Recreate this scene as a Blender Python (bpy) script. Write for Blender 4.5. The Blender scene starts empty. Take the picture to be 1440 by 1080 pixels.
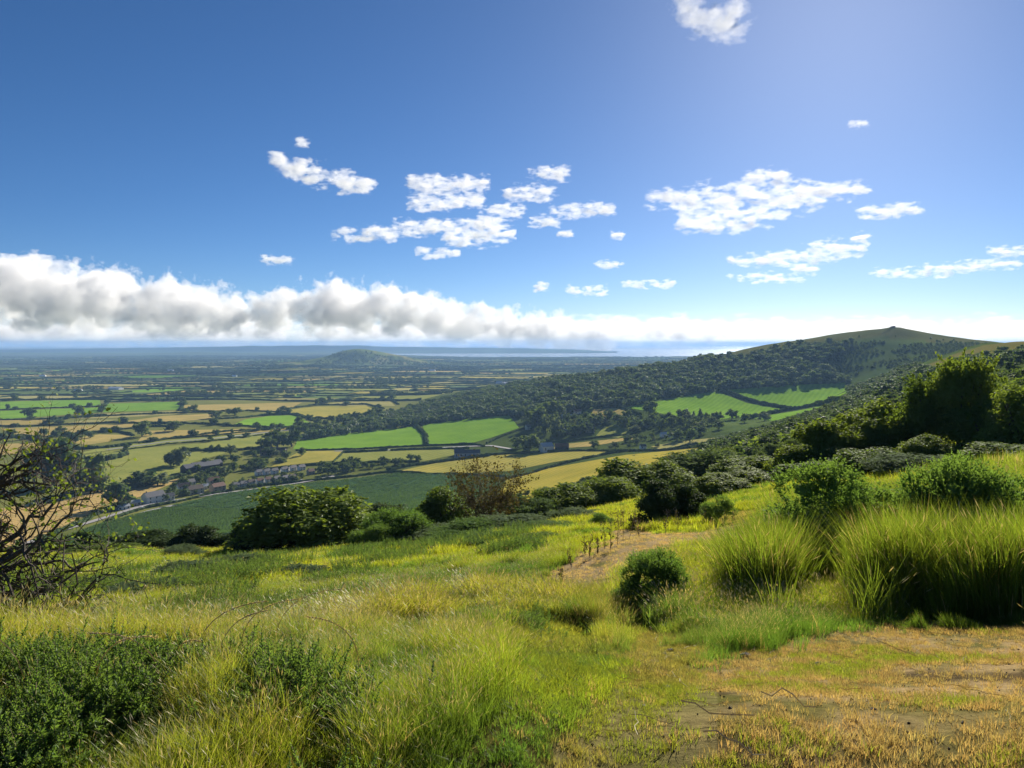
import bpy, bmesh, math, random
import numpy as np
from mathutils import Vector, Matrix
R = math.radians
sc = bpy.context.scene
C = sc.collection
rng = np.random.default_rng(11)
random.seed(11)

# ------------------------------------------------------------------ camera, sky, sun, exposure
F = 1082.0          # focal length in pixels of the 1440 px wide photograph
HOR = 483.0         # its eye level
TH = math.atan((540 - HOR) / F)
cam = bpy.data.objects.new('camera', bpy.data.cameras.new('camera')); C.objects.link(cam)
cam.data.sensor_width = 36; cam.data.lens = 36 * F / 1440
cam.rotation_euler = (R(90) - TH, 0, 0)
cam.data.clip_start = .05; cam.data.clip_end = 150000
sc.camera = cam
CT, ST = math.cos(TH), math.sin(TH)
def ray(px, py):
    x = (np.asarray(px, float) - 720) / F; y = (540 - np.asarray(py, float)) / F
    return np.stack([x, CT + y * ST + 0 * x, -ST + y * CT + 0 * x], -1)
def at(px, py, d):
    v = ray(px, py); return v * (np.asarray(d, float) / v[..., 1])[..., None]
def project(P):
    P = np.asarray(P, float); f = P[..., 1] * CT - P[..., 2] * ST; u = P[..., 1] * ST + P[..., 2] * CT
    f = np.where(f > .05, f, .05)
    return 720 + F * P[..., 0] / f, 540 - F * u / f
sd = Vector(ray(1190, -60)).normalized()
EL = math.asin(sd.z); AZ = math.atan2(sd.x, sd.y)
w = bpy.data.worlds.new('World'); sc.world = w; w.use_nodes = True
wt = w.node_tree; bg = wt.nodes['Background']
sky = wt.nodes.new('ShaderNodeTexSky'); sky.sky_type = 'NISHITA'; sky.sun_disc = False
sky.sun_elevation = EL; sky.sun_rotation = AZ; sky.altitude = 200
sky.air_density = .62; sky.dust_density = .2; sky.ozone_density = 5.5
hs = wt.nodes.new('ShaderNodeHueSaturation'); hs.inputs['Saturation'].default_value = 1.1
wt.links.new(sky.outputs[0], hs.inputs['Color']); wt.links.new(hs.outputs[0], bg.inputs[0])
bg.inputs[1].default_value = .05
sun = bpy.data.objects.new('sun', bpy.data.lights.new('sun', 'SUN')); C.objects.link(sun)
sun.data.energy = 5.0; sun.data.angle = R(.5); sun.data.color = (1, .92, .80)
sun.rotation_euler = sd.to_track_quat('Z', 'Y').to_euler()
sc.view_settings.view_transform = 'Standard'; sc.view_settings.look = 'None'
sc.view_settings.gamma = 1; sc.view_settings.exposure = .92
sc.view_settings.use_curve_mapping = False
sc.cycles.use_denoising = True
sc.cycles.max_bounces = 14; sc.cycles.volume_bounces = 12; sc.cycles.transparent_max_bounces = 8
sc.cycles.diffuse_bounces = 3; sc.cycles.glossy_bounces = 2; sc.cycles.transmission_bounces = 4

# ------------------------------------------------------------------ helpers
def tag(o, label=None, cat=None, group=None, kind=None):
    if label: o['label'] = label
    if cat: o['category'] = cat
    if group: o['group'] = group
    if kind: o['kind'] = kind
    return o
def link(o, parent=None):
    C.objects.link(o)
    if parent is not None: o.parent = parent
    return o
def empty(name, loc, rz=0, s=1):
    o = bpy.data.objects.new(name, None); C.objects.link(o)
    o.location = [float(c) for c in loc]; o.rotation_euler = (0, 0, rz); o.scale = (s, s, s); o.empty_display_size = .2
    return o
def npmesh(name, V, polys, mats, mi=None, smooth=False):
    """polys: (n,3) or (n,4) int array, or a list of such arrays; mi: material index per polygon."""
    me = bpy.data.meshes.new(name)
    if not isinstance(polys, (list, tuple)): polys = [polys]
    polys = [np.asarray(p, np.int32) for p in polys if len(p)]
    V = np.asarray(V, np.float32)
    me.vertices.add(len(V)); me.vertices.foreach_set('co', V.ravel())
    nl = sum(p.size for p in polys); npol = sum(len(p) for p in polys)
    me.loops.add(nl); me.loops.foreach_set('vertex_index', np.concatenate([p.ravel() for p in polys]))
    tot = np.concatenate([np.full(len(p), p.shape[1], np.int32) for p in polys])
    st = np.concatenate([[0], np.cumsum(tot)[:-1]]).astype(np.int32)
    me.polygons.add(npol); me.polygons.foreach_set('loop_start', st); me.polygons.foreach_set('loop_total', tot)
    if mi is not None: me.polygons.foreach_set('material_index', np.asarray(mi, np.int32))
    me.polygons.foreach_set('use_smooth', np.full(npol, smooth))
    for m in (mats if isinstance(mats, (list, tuple)) else [mats]): me.materials.append(m)
    me.update(calc_edges=True)
    return me
def obj(name, me, parent=None, loc=None):
    o = bpy.data.objects.new(name, me); link(o, parent)
    if loc is not None: o.location = [float(c) for c in loc]
    return o
def copy_tree(o, parent=None):
    c = o.copy(); C.objects.link(c); c.parent = parent
    for ch in list(o.children): copy_tree(ch, c)
    return c
def in_poly(px, py, poly):
    px = np.asarray(px, float); py = np.asarray(py, float); r = np.zeros(px.shape, bool); n = len(poly)
    for i in range(n):
        x1, y1 = poly[i]; x2, y2 = poly[(i + 1) % n]
        if y1 == y2: continue
        c = ((y1 > py) != (y2 > py)) & (px < (x2 - x1) * (py - y1) / (y2 - y1) + x1)
        r ^= c
    return r
def _hash(ix, iy, s):
    h = (ix.astype(np.int64) * 374761393 + iy.astype(np.int64) * 668265263 + s * 974711) & 0x7fffffff
    h = ((h ^ (h >> 13)) * 1274126177) & 0x7fffffff
    return ((h ^ (h >> 16)) & 0xffff) / 65535.0
def vn(x, y, s=0):
    x = np.asarray(x, float); y = np.asarray(y, float); ix = np.floor(x); iy = np.floor(y); fx = x - ix; fy = y - iy
    fx = fx * fx * (3 - 2 * fx); fy = fy * fy * (3 - 2 * fy)
    a = _hash(ix, iy, s); b = _hash(ix + 1, iy, s); c = _hash(ix, iy + 1, s); d = _hash(ix + 1, iy + 1, s)
    return (a + (b - a) * fx) * (1 - fy) + (c + (d - c) * fx) * fy
def fbm(x, y, s=0, o=4):
    t = 0; a = .5; n = 0
    for k in range(o):
        t = t + a * vn(x * 2 ** k + 17 * k, y * 2 ** k - 9 * k, s + k); n += a; a *= .5
    return t / n

# ------------------------------------------------------------------ terrain: control points (pixel, pixel, forward distance), fitted as z / r over (bearing, ln r)
CP = [ # near ground
 (720,1080,3),(720,960,5.4),(720,900,8),(720,850,12),(300,1080,3.1),(0,1080,3.2),(-300,1080,3.2),(1100,1080,2.95),(1440,1080,2.9),(1800,1080,2.8),
 (300,930,10),(300,850,20),(300,800,36),(0,930,11),(0,850,25),(-300,900,13),(-300,820,35),(600,880,10.5),(600,820,22),(600,775,38),(750,800,23),(760,770,30),
 (830,830,16),(900,880,10.5),(1000,800,17),(1000,900,8.2),(1000,960,5.2),(1200,870,9.4),(1200,960,5),(1440,870,9),(1440,960,4.8),(1800,860,8),(1200,780,17),(1440,760,16),
 (870,770,22),(960,750,29),(1100,735,27),(1250,700,30),(1440,690,24),(1800,690,22),
 # the break of slope and the hill below it
 (430,776,55),(430,768,100),(430,757,200),(430,742,400),(430,720,630),(430,700,720),(200,778,60),(200,780,120),(200,779,250),(200,775,450),(150,765,560),(100,730,680),
 (0,790,55),(0,797,150),(0,797,300),(0,785,480),(0,745,640),(-300,790,55),(-300,797,150),(-300,797,300),(-300,785,480),(-300,745,640),
 (600,748,60),(600,740,130),(600,728,300),(600,708,600),(600,690,760),(720,738,75),(720,722,150),(720,710,300),(720,697,610),(720,667,850),(690,655,930),
 (860,715,60),(860,702,95),(860,692,160),(860,682,300),(860,668,520),(860,655,700),(900,640,850),(960,632,900),(1000,690,60),(1000,672,110),(1000,658,200),(1000,642,330),(1000,628,600),(1000,608,980),
 (1100,685,50),(1100,660,90),(1100,635,180),(1100,612,350),(1100,598,700),(1200,670,48),(1200,628,120),(1200,598,240),(1200,572,500),(1200,556,900),
 (1440,650,42),(1440,590,90),(1440,545,200),(1440,515,380),(1440,496,640),(1440,482,900),(1320,650,46),(1320,600,100),(1320,562,240),(1320,535,450),(1320,515,750),
 (1800,640,45),(1800,560,130),(1800,500,400),(1800,470,900),(1800,455,1700),
 # the spur and the hill with the rocky top
 (1385,483,920),(1340,495,960),(1290,513,1010),(1240,532,1080),(1190,549,1150),(1385,500,1300),(1300,512,1350),(1240,525,1400),
 (1258,464,1750),(1245,468,1745),(1285,468,1740),(1320,474,1700),(1385,481,1620),(1440,486,1560),(1200,472,1765),(1130,482,1780),(1050,493,1800),(950,511,1830),(850,523,1870),(780,534,1880),(720,551,1850),(640,569,1770),(560,586,1700),
 (1440,500,2100),(1258,480,2150),(1050,505,2200),(850,530,2300),
 (1190,533,1480),(1120,541,1460),(1060,545,1460),(1000,550,1450),(940,560,1400),(880,571,1320),(800,580,1330),(730,587,1400),(660,591,1420),(590,599,1440),(500,608,1460),(420,620,1420),
 (1190,560,1250),(1115,577,1220),(1060,587,1180),(1000,588,1180),(930,582,1230),(900,600,1150),(850,610,1140),(790,600,1200),(800,625,1070),(860,625,1040),(740,625,1100),(920,622,1010),(665,622,1150),(600,626,1140),(500,630,1130),(420,632,1140),
]
pts = [tuple(at(*c)) for c in CP]
for px in (-900, -500, -300, -120, 40, 200, 350, 500):
    for d in (720, 850, 1000, 1200, 1500, 1900, 2400, 3000, 3900, 5200, 7200, 10500, 16000, 24000, 45000):
        if px > 380 and d < 1900 or px > 300 and d < 800: continue
        if px > 250 and d < 730: continue
        pts.append(((px - 720) / F * d, d, -160))
for px in (650, 820, 1000, 1200, 1440, 1800):
    for d in (2700, 3000, 3900, 5200, 7200, 10500, 16000, 24000, 45000):
        if d == 2700 and px > 800: continue
        pts.append(((px - 720) / F * d, d, -160))
for px in (480, 560, 660):
    for d in (800, 900, 1000): pts.append(((px - 720) / F * d, d, -153 if d < 1000 else -152))
for a, zz in ((-62, (-1.75, -2.6, -10, -60, -150, -160, -160)), (-90, (-1.7, -2.0, -6, -40, -120, -160, -160)), (-135, (-1.6, -1.2, 0, -6, -20, -60, -90)),
              (180, (-1.6, -.9, 3, 10, 12, 0, -40)), (-180, (-1.6, -.9, 3, 10, 12, 0, -40)), (135, (-1.6, -1.0, 4, 18, 25, 10, -20)), (90, (-1.6, -1.6, -1, 10, 30, 20, -40)), (62, (-1.65, -2.2, -5, -3, 14, 10, -100))):
    for r_, z_ in zip((2.5, 8, 40, 200, 700, 2500, 12000), zz):
        pts.append((r_ * math.sin(R(a)), r_ * math.cos(R(a)), z_))
for a in range(-180, 180, 30): pts.append((.5 * math.sin(R(a)), .5 * math.cos(R(a)), -1.63))
pts = np.array(pts)
def feat(th, lr): return np.stack([np.asarray(th) * 3.0, np.asarray(lr)], -1)
_th = np.arctan2(pts[:, 0], pts[:, 1]); _r = np.hypot(pts[:, 0], pts[:, 1])
_th[-4 * 0 - 1] = _th[-1]
for i, a in enumerate(_th):
    if abs(a + math.pi) < 1e-6: pass
CX = feat(_th, np.log(_r)); CV = pts[:, 2] / _r
def kern(d2): return np.where(d2 > 1e-12, d2 * np.log(np.maximum(d2, 1e-12)), 0)
nC = len(CX)
A = np.zeros((nC + 3, nC + 3)); A[:nC, :nC] = kern(((CX[:, None] - CX[None]) ** 2).sum(-1)) + np.eye(nC) * 6e-4
A[:nC, nC] = 1; A[:nC, nC + 1:] = CX; A[nC, :nC] = 1; A[nC + 1:, :nC] = CX.T
W = np.linalg.solve(A, np.concatenate([CV, [0, 0, 0]]))
TA = np.radians(np.concatenate([np.arange(-180, -44, 4.0), np.arange(-44, 44, .22), np.arange(44, 180.1, 4.0)]))
LR = np.arange(math.log(.45), math.log(41000), .0225)
G = np.zeros((len(LR), len(TA)))
for i0 in range(0, len(LR), 20):
    th, lr = np.meshgrid(TA, LR[i0:i0 + 20]); f = feat(th.ravel(), lr.ravel())
    d2 = (f ** 2).sum(1)[:, None] + (CX ** 2).sum(1)[None] - 2 * f @ CX.T
    g = kern(d2) @ W[:nC] + W[nC] + f @ W[nC + 1:]
    G[i0:i0 + 20] = (g * np.exp(lr.ravel())).reshape(th.shape)
GT, GR = np.meshgrid(TA, np.exp(LR)); GX = GR * np.sin(GT); GY = GR * np.cos(GT)
G = -160 + 2.5 * np.logaddexp(0, (G + 160) / 2.5)
hill = np.clip((G + 156) / 25, 0, 1)
G += hill * np.clip((GR - 120) / 300, 0, 1) * ((fbm(GX / 90, GY / 90, 5, 3) - .5) * 7)
near = np.clip((GR - 2.5) / 4, 0, 1) * np.clip((130 - GR) / 60, 0, 1)
gpx, gpy = project(np.stack([GX, GY, G], -1))
worn = [(760,1080),(1440,1080),(1440,880),(1250,872),(1100,885),(1000,870),(900,850),(830,815),(960,770),(1100,735),(1100,722),(950,745),(840,755),(750,810),(830,860),(850,960)]
inw = in_poly(gpx, gpy, worn) & (GY > 1)
G += near * np.where(inw, .35, 1) * ((fbm(GX / 3.1, GY / 3.1, 21, 3) - .5) * .55 + (fbm(GX / .8, GY / .8, 22, 2) - .5) * .14)
# coast, far hills over the water, the lone hill in the plain
cpx = 720 + F * np.tan(np.clip(GT, -1.2, 1.2))
front = np.abs(GT) < 1.15
coast = np.where(cpx > 520, 9300 + 2500 * np.clip((640 - cpx) / 120, 0, 1) + (fbm(cpx / 60, cpx * 0, 3) - .5) * 1500, 1e9)
G = np.where(front & (GY > coast), G - 14 * np.clip((GY - coast) / 300, 0, 1), G)
tops = np.interp(cpx, [-2500,-200,0,150,250,330,420,480,560,650,740,800,860], [491,493,492.5,490.5,489,487.5,486.5,486.5,487.5,488.5,489.5,491,494])
fh = -(tops - HOR) / F * 15000 + 160
bump = np.exp(-((np.log(np.maximum(GY, 1)) - math.log(15000)) / .10) ** 2)
G = np.where(front & (GY > 8000), np.where(True, G + bump * np.maximum(fh + 8, 0) * (cpx < 870) * (.9 + .2 * fbm(cpx / 25, cpx * 0 + 2, 8, 3)), G), G)
low = np.exp(-((np.log(np.maximum(GY, 1)) - math.log(11500)) / .08) ** 2) * np.clip((480 - cpx) / 150, 0, 1)
G += np.where(front & (GY > 8000), low * 40 * fbm(cpx / 70, cpx * 0 + 5, 9, 3), 0)
kx, ky, _ = at(498, 512, 5900)
kd = np.hypot((GX - kx) / 1.25, (GY - ky) / 1.0)
G += np.where(front, 92 * np.exp(-(kd / 215) ** 1.7) + 34 * np.exp(-(np.hypot(GX - kx - 330, GY - ky) / 300) ** 2) + 18 * np.exp(-(kd / 480) ** 2), 0)
pk = at(1256, 464, 1748); G += 9 * np.exp(-np.hypot((GX - pk[0]) / 55, (GY - pk[1]) / 60) ** 1.5)
def zat(x, y):
    x = np.asarray(x, float); y = np.asarray(y, float)
    th = np.arctan2(x, y); lr = np.log(np.maximum(np.hypot(x, y), .46))
    ti = np.clip(np.interp(th, TA, np.arange(len(TA))), 0, len(TA) - 1.001); ri = np.clip((lr - LR[0]) / .0225, 0, len(LR) - 1.001)
    t0 = ti.astype(int); r0 = ri.astype(int); ft = ti - t0; fr = ri - r0
    return (G[r0, t0] * (1 - ft) + G[r0, t0 + 1] * ft) * (1 - fr) + (G[r0 + 1, t0] * (1 - ft) + G[r0 + 1, t0 + 1] * ft) * fr
RS = np.exp(np.arange(math.log(1.5), math.log(39000), .012))
def ground_at(px, py):
    """where the sight line through a pixel meets the ground; falls back to the far plain."""
    px = np.atleast_1d(np.asarray(px, float)); py = np.atleast_1d(np.asarray(py, float))
    v = ray(px, py); v = v / np.hypot(v[:, 0], v[:, 1])[:, None]
    out = np.zeros((len(px), 3))
    for i in range(0, len(px), 400):
        vv = v[i:i + 400]; X = vv[:, None, 0] * RS; Y = vv[:, None, 1] * RS; Z = vv[:, None, 2] * RS
        below = zat(X, Y) > Z
        j = np.where(below.any(1), below.argmax(1), len(RS) - 1); j1 = np.maximum(j - 1, 0)
        a = RS[j1]; b = RS[j]
        for _ in range(8):
            m = (a + b) / 2; hit = zat(vv[:, 0] * m, vv[:, 1] * m) > vv[:, 2] * m
            b = np.where(hit, m, b); a = np.where(hit, a, m)
        out[i:i + 400] = np.stack([vv[:, 0] * b, vv[:, 1] * b, zat(vv[:, 0] * b, vv[:, 1] * b)], -1)
    return out
def visible(P, tol=.06, lift=0):
    P = np.asarray(P); px, py = project(P); g = ground_at(px, py - lift)
    return np.hypot(g[:, 0], g[:, 1]) > np.hypot(P[:, 0], P[:, 1]) * (1 - tol)

# ------------------------------------------------------------------ materials
def newmat(name):
    m = bpy.data.materials.new(name); m.use_nodes = True; n = m.node_tree.nodes
    return m, m.node_tree, n['Principled BSDF']
def noise(nt, scale, detail=4, rough=.6, coord='Object', vec=None):
    n = nt.nodes.new('ShaderNodeTexNoise'); n.inputs['Scale'].default_value = scale; n.inputs['Detail'].default_value = detail; n.inputs['Roughness'].default_value = rough
    if vec is None:
        t = nt.nodes.new('ShaderNodeTexCoord'); vec = t.outputs[coord]
    nt.links.new(vec, n.inputs['Vector']); return n
def ramp(nt, src, stops):
    r = nt.nodes.new('ShaderNodeValToRGB'); e = r.color_ramp.elements
    while len(e) < len(stops): e.new(.5)
    for k, (p, c) in zip(e, stops): k.position = p; k.color = tuple(c) + (1,)
    nt.links.new(src, r.inputs[0]); return r.outputs[0]
def mixc(nt, a, b, fac, mode='MIX'):
    m = nt.nodes.new('ShaderNodeMix'); m.data_type = 'RGBA'; m.blend_type = mode
    for s, x in ((0, fac), (6, a), (7, b)):
        if isinstance(x, (int, float)): m.inputs[s].default_value = x
        elif isinstance(x, tuple): m.inputs[s].default_value = x + (1,)
        else: nt.links.new(x, m.inputs[s])
    return m.outputs[2]
def leaf_mat(name, c1, c2, trans=.35, tint=False, rough=.55, spec=.3, tcol=(1.35, 1.25, .55)):
    """foliage: two colours mixed by a per-object random and a noise, with light passing through the leaves."""
    m, nt, b = newmat(name); L = nt.links.new
    oi = nt.nodes.new('ShaderNodeObjectInfo')
    n = noise(nt, 1.7, 3)
    ad = nt.nodes.new('ShaderNodeMath'); ad.operation = 'MULTIPLY_ADD'; ad.inputs[1].default_value = .55; L(oi.outputs['Random'], ad.inputs[0])
    sb = nt.nodes.new('ShaderNodeMath'); sb.operation = 'MULTIPLY_ADD'; sb.inputs[1].default_value = 1.6; sb.inputs[2].default_value = -.55; L(n.outputs[0], sb.inputs[0]); L(sb.outputs[0], ad.inputs[2])
    ad.use_clamp = True
    col = mixc(nt, c1, c2, ad.outputs[0])
    if tint:
        a = nt.nodes.new('ShaderNodeAttribute'); a.attribute_type = 'INSTANCER'; a.attribute_name = 'tint'
        col = mixc(nt, col, a.outputs['Color'], 1.0, 'MULTIPLY')
    nt.nodes.remove(b); b = nt.nodes.new('ShaderNodeBsdfDiffuse'); L(col, b.inputs['Color'])
    if spec > 0:
        gl = nt.nodes.new('ShaderNodeBsdfGlossy'); gl.inputs['Roughness'].default_value = rough; gl.inputs['Color'].default_value = (.9, .95, .85, 1)
        mg = nt.nodes.new('ShaderNodeMixShader'); mg.inputs[0].default_value = spec * .30; L(b.outputs[0], mg.inputs[1]); L(gl.outputs[0], mg.inputs[2]); b = mg
    t = nt.nodes.new('ShaderNodeBsdfTranslucent'); tc = mixc(nt, col, tcol, 1.0, 'MULTIPLY'); L(tc, t.inputs['Color'])
    mx = nt.nodes.new('ShaderNodeMixShader'); mx.inputs[0].default_value = trans
    L(b.outputs[0], mx.inputs[1]); L(t.outputs[0], mx.inputs[2]); L(mx.outputs[0], nt.nodes['Material Output'].inputs['Surface'])
    return m
def plain_mat(name, c, rough=.8, var=.25, scale=3, spec=.3):
    m, nt, b = newmat(name)
    n = noise(nt, scale, 4)
    lo = tuple(x * (1 - var) for x in c); hi = tuple(x * (1 + var) for x in c)
    nt.links.new(ramp(nt, n.outputs[0], [(.3, lo), (.7, hi)]), b.inputs['Base Color'])
    b.inputs['Roughness'].default_value = rough; b.inputs['Specular IOR Level'].default_value = spec
    return m
M = {}
M['leaf_far'] = leaf_mat('distant_leaves', (.055, .10, .03), (.115, .165, .048), .46, spec=.1)
M['leaf_dark'] = leaf_mat('dark_leaves', (.032, .062, .018), (.065, .10, .026), .40, spec=.12)
M['leaf_wood'] = leaf_mat('woodland_leaves', (.050, .092, .032), (.105, .155, .050), .45, spec=.3)
M['leaf_pale'] = leaf_mat('silvery_leaves', (.10, .14, .08), (.14, .18, .10), .4, spec=.1)
M['leaf_haw'] = leaf_mat('hawthorn_leaves', (.09, .15, .028), (.18, .245, .048), .52, spec=.15)
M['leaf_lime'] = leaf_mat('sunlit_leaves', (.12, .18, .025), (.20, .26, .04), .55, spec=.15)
M['gorse'] = leaf_mat('gorse_spines', (.09, .18, .045), (.17, .26, .075), .52, spec=.1)
M['leaf_grey'] = leaf_mat('bramble_leaves', (.085, .14, .06), (.15, .205, .095), .45, spec=.1, rough=.7)
M['twig_leaf'] = leaf_mat('brown_leaves', (.07, .058, .026), (.10, .09, .035), .35, spec=.1)
M['hedge'] = leaf_mat('hedge_leaves', (.04, .075, .024), (.08, .12, .04), .32, spec=.05, rough=.9)
M['grass'] = leaf_mat('grass_blades', (.66, .66, .66), (1, 1, 1), .6, True, .5, .2, (1.3, 1.25, .6))
M['straw'] = leaf_mat('dry_stalks', (.42, .34, .18), (.60, .52, .30), .3, False, .6)
M['bark'] = plain_mat('bark', (.085, .07, .055), .9, .35, 14)
M['palebark'] = plain_mat('pale_bark', (.20, .18, .15), .9, .35, 14)
M['dead'] = plain_mat('dead_stem', (.25, .18, .115), .9, .35, 20)
M['rock'] = plain_mat('limestone', (.16, .15, .14), .9, .3, .3)
M['white'] = plain_mat('white_render', (.74, .73, .70), .8, .06, .5)
M['cream'] = plain_mat('cream_render', (.60, .53, .42), .8, .1, .5)
M['grey'] = plain_mat('grey_render', (.38, .39, .42), .8, .1, .5)
M['stone'] = plain_mat('stone_wall', (.30, .26, .20), .9, .2, 1)
M['slate'] = plain_mat('slate_roof', (.075, .08, .095), .55, .2, 1.2, .5)
M['tile'] = plain_mat('clay_tile_roof', (.17, .085, .055), .75, .25, 1.2)
M['browntile'] = plain_mat('brown_tile_roof', (.12, .09, .07), .75, .25, 1.2)
M['sheet'] = plain_mat('sheet_roof', (.42, .45, .48), .45, .1, .3, .5)
M['dark'] = plain_mat('dark_boards', (.03, .03, .035), .7, .2, 1)
M['dung'] = plain_mat('dung', (.05, .04, .03), .95, .4, 25)
m, nt, b = newmat('window_glass'); b.inputs['Base Color'].default_value = (.03, .04, .05, 1); b.inputs['Roughness'].default_value = .08; M['glass'] = m
M['door'] = plain_mat('painted_door', (.09, .10, .14), .5, .1)

# ground: vertex colour (what grows there) times fine noise
m, nt, b = newmat('hillside_turf'); L = nt.links.new
at_ = nt.nodes.new('ShaderNodeAttribute'); at_.attribute_name = 'cover'
n1 = noise(nt, 9, 8, .7); n2 = noise(nt, .6, 4); n3 = noise(nt, .012, 5)
c = mixc(nt, at_.outputs['Color'], ramp(nt, n1.outputs[0], [(.25, (.45, .42, .38)), (.5, (.9, .9, .9)), (.75, (1.35, 1.3, 1.2))]), .85, 'MULTIPLY')
c = mixc(nt, c, ramp(nt, n2.outputs[0], [(.3, (.75, .78, .7)), (.7, (1.2, 1.15, 1.1))]), .8, 'MULTIPLY')
c = mixc(nt, c, ramp(nt, n3.outputs[0], [(.3, (.72, .8, .7)), (.7, (1.25, 1.15, 1.1))]), .8, 'MULTIPLY')
nt.nodes.remove(b); b = nt.nodes.new('ShaderNodeBsdfDiffuse'); b.inputs['Roughness'].default_value = 0; L(c, b.inputs['Color']); L(b.outputs[0], nt.nodes['Material Output'].inputs['Surface'])
bp = nt.nodes.new('ShaderNodeBump'); bp.inputs['Strength'].default_value = .8; bp.inputs['Distance'].default_value = .04; L(n1.outputs[0], bp.inputs['Height']); L(bp.outputs[0], b.inputs['Normal'])
M['ground'] = m
# fields: the object's own colour, with mowing lines and patches
def field_mat(name, attr):
    m, nt, b = newmat(name); L = nt.links.new
    if attr:
        a = nt.nodes.new('ShaderNodeAttribute'); a.attribute_name = 'crop'; src = a.outputs['Color']
    else:
        a = nt.nodes.new('ShaderNodeObjectInfo'); src = a.outputs['Color']
    n1 = noise(nt, .02, 5, .65); n2 = noise(nt, .35, 3)
    c = mixc(nt, src, ramp(nt, n1.outputs[0], [(.3, (.80, .86, .8)), (.7, (1.2, 1.12, 1.1))]), 1.0, 'MULTIPLY')
    c = mixc(nt, c, ramp(nt, n2.outputs[0], [(.3, (.88, .9, .88)), (.7, (1.1, 1.08, 1.08))]), 1.0, 'MULTIPLY')
    if not attr:
        wv = nt.nodes.new('ShaderNodeTexWave'); wv.inputs['Scale'].default_value = .035; wv.inputs['Distortion'].default_value = 1.5; wv.inputs['Detail'].default_value = 2
        tc = nt.nodes.new('ShaderNodeTexCoord'); mp = nt.nodes.new('ShaderNodeMapping'); mp.inputs['Rotation'].default_value = (0, 0, .5)
        L(tc.outputs['Object'], mp.inputs[0]); L(mp.outputs[0], wv.inputs[0])
        c = mixc(nt, c, ramp(nt, wv.outputs[0], [(.2, (.86, .90, .86)), (.8, (1.10, 1.07, 1.08))]), .8, 'MULTIPLY')
    nt.nodes.remove(b); b = nt.nodes.new('ShaderNodeBsdfDiffuse'); b.inputs['Roughness'].default_value = 0; L(c, b.inputs['Color']); L(b.outputs[0], nt.nodes['Material Output'].inputs['Surface'])
    return m
M['field'] = field_mat('field_crop', False); M['farm'] = field_mat('farmland_crop', True)
m, nt, b = newmat('sea_water'); b.inputs['Base Color'].default_value = (.05, .09, .12, 1); b.inputs['Roughness'].default_value = .25
M['sea'] = m
M['road'] = plain_mat('pale_lane', (.26, .25, .24), .9, .1, .2)

# ------------------------------------------------------------------ ground sheet
P = np.stack([GX, GY, G], -1)
gpx, gpy = project(P); ahead = GY > .5
cov = np.zeros(P.shape); cov[:] = (.085, .105, .028)
def mixmask(mask, colr, k=1.0):
    a = (mask * k)[..., None]; cov[:] = cov * (1 - a) + np.array(colr) * a
ns = fbm(GX / 2.3, GY / 2.3, 31, 4); nb = fbm(GX / 9, GY / 9, 33, 3); nf = fbm(GX / .55, GY / .55, 35, 3)
mixmask(np.clip((nb - .42) * 5, 0, 1) * (GR < 200), (.125, .115, .035), .7)
far = GR > 110
mixmask(far * 1.0, (.065, .095, .027))                                                  # scrubby hillside below
plain = np.clip((-150 - G) / 6, 0, 1) * (GR > 500)
mixmask(plain, (.18, .195, .055))
mixmask(plain * np.clip((np.log(np.maximum(GR, 1)) - math.log(3500)) / .6, 0, 1), (.05, .068, .036))
hilltop = (GR > 700) & (G > -120) & (GR < 4000)
mixmask(hilltop * np.clip((fbm(GX / 60, GY / 60, 41, 4) - .3) * 3, 0, 1), (.10, .15, .042))
crest = in_poly(gpx, gpy, [(740,545),(780,524),(850,514),(950,502),(1050,484),(1200,464),(1260,456),(1400,476),(1400,488),(1330,484),(1250,474),(1180,480),(1060,500),(960,516),(870,531),(790,541)]) & (GR > 1400) & (GR < 2200)
mixmask(crest * 1.0, (.13, .125, .04), .7)
spur = in_poly(gpx, gpy, [(1300,516),(1340,498),(1390,484),(1440,478),(1460,490),(1400,500),(1350,508),(1310,522)]) & (GR > 700) & (GR < 1250)
mixmask(spur * 1.0, (.17, .16, .05), .9)
DIRT = [(945,990),(990,940),(1090,908),(1180,880),(1300,872),(1480,872),(1700,1300),(930,1300)]
DRY2 = [(755,818),(790,785),(830,765),(870,742),(960,750),(1040,737),(1100,727),(1112,738),(1030,757),(960,780),(900,808),(870,838),(800,845),(745,830)]
PATH = [(760,1300),(1000,1300),(1010,940),(990,900),(900,870),(870,845),(820,815),(800,828),(850,880),(880,930),(860,985),(780,1040)]
dirt = in_poly(gpx, gpy, DIRT) & ahead & (GR < 30)
mixmask(dirt * np.clip((ns - .36) * 6, 0, 1) * np.clip((nf - .25) * 4, .2, 1), (.36, .265, .15), .95)
mixmask(dirt * np.clip((fbm(GX / .9, GY / .9, 51, 3) - .62) * 10, 0, 1), (.07, .05, .035), .8)
dry2 = in_poly(gpx, gpy, DRY2) & ahead & (GR < 60)
mixmask(dry2 * np.clip((nf - .2) * 4, .3, 1), (.36, .265, .16), .95)
path = in_poly(gpx, gpy, PATH) & ahead & (GR < 30)
mixmask(path * 1.0, (.21, .19, .08), .7); mixmask(path * np.clip((ns - .46) * 6, 0, 1), (.29, .215, .12), .75)
kn = (np.hypot(GX - kx, GY - ky) < 620) & (G > -150)
mixmask(kn * (fbm(GX / 90, GY / 150, 181, 2) > .5), (.16, .21, .06), .9); mixmask(kn * (fbm(GX / 70 + 5, GY / 120, 183, 2) > .6), (.26, .24, .10), .8)
nR, nT = G.shape
idx = np.arange(nR * nT).reshape(nR, nT)
quads = np.stack([idx[:-1, :-1], idx[:-1, 1:], idx[1:, 1:], idx[1:, :-1]], -1).reshape(-1, 4)
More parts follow.
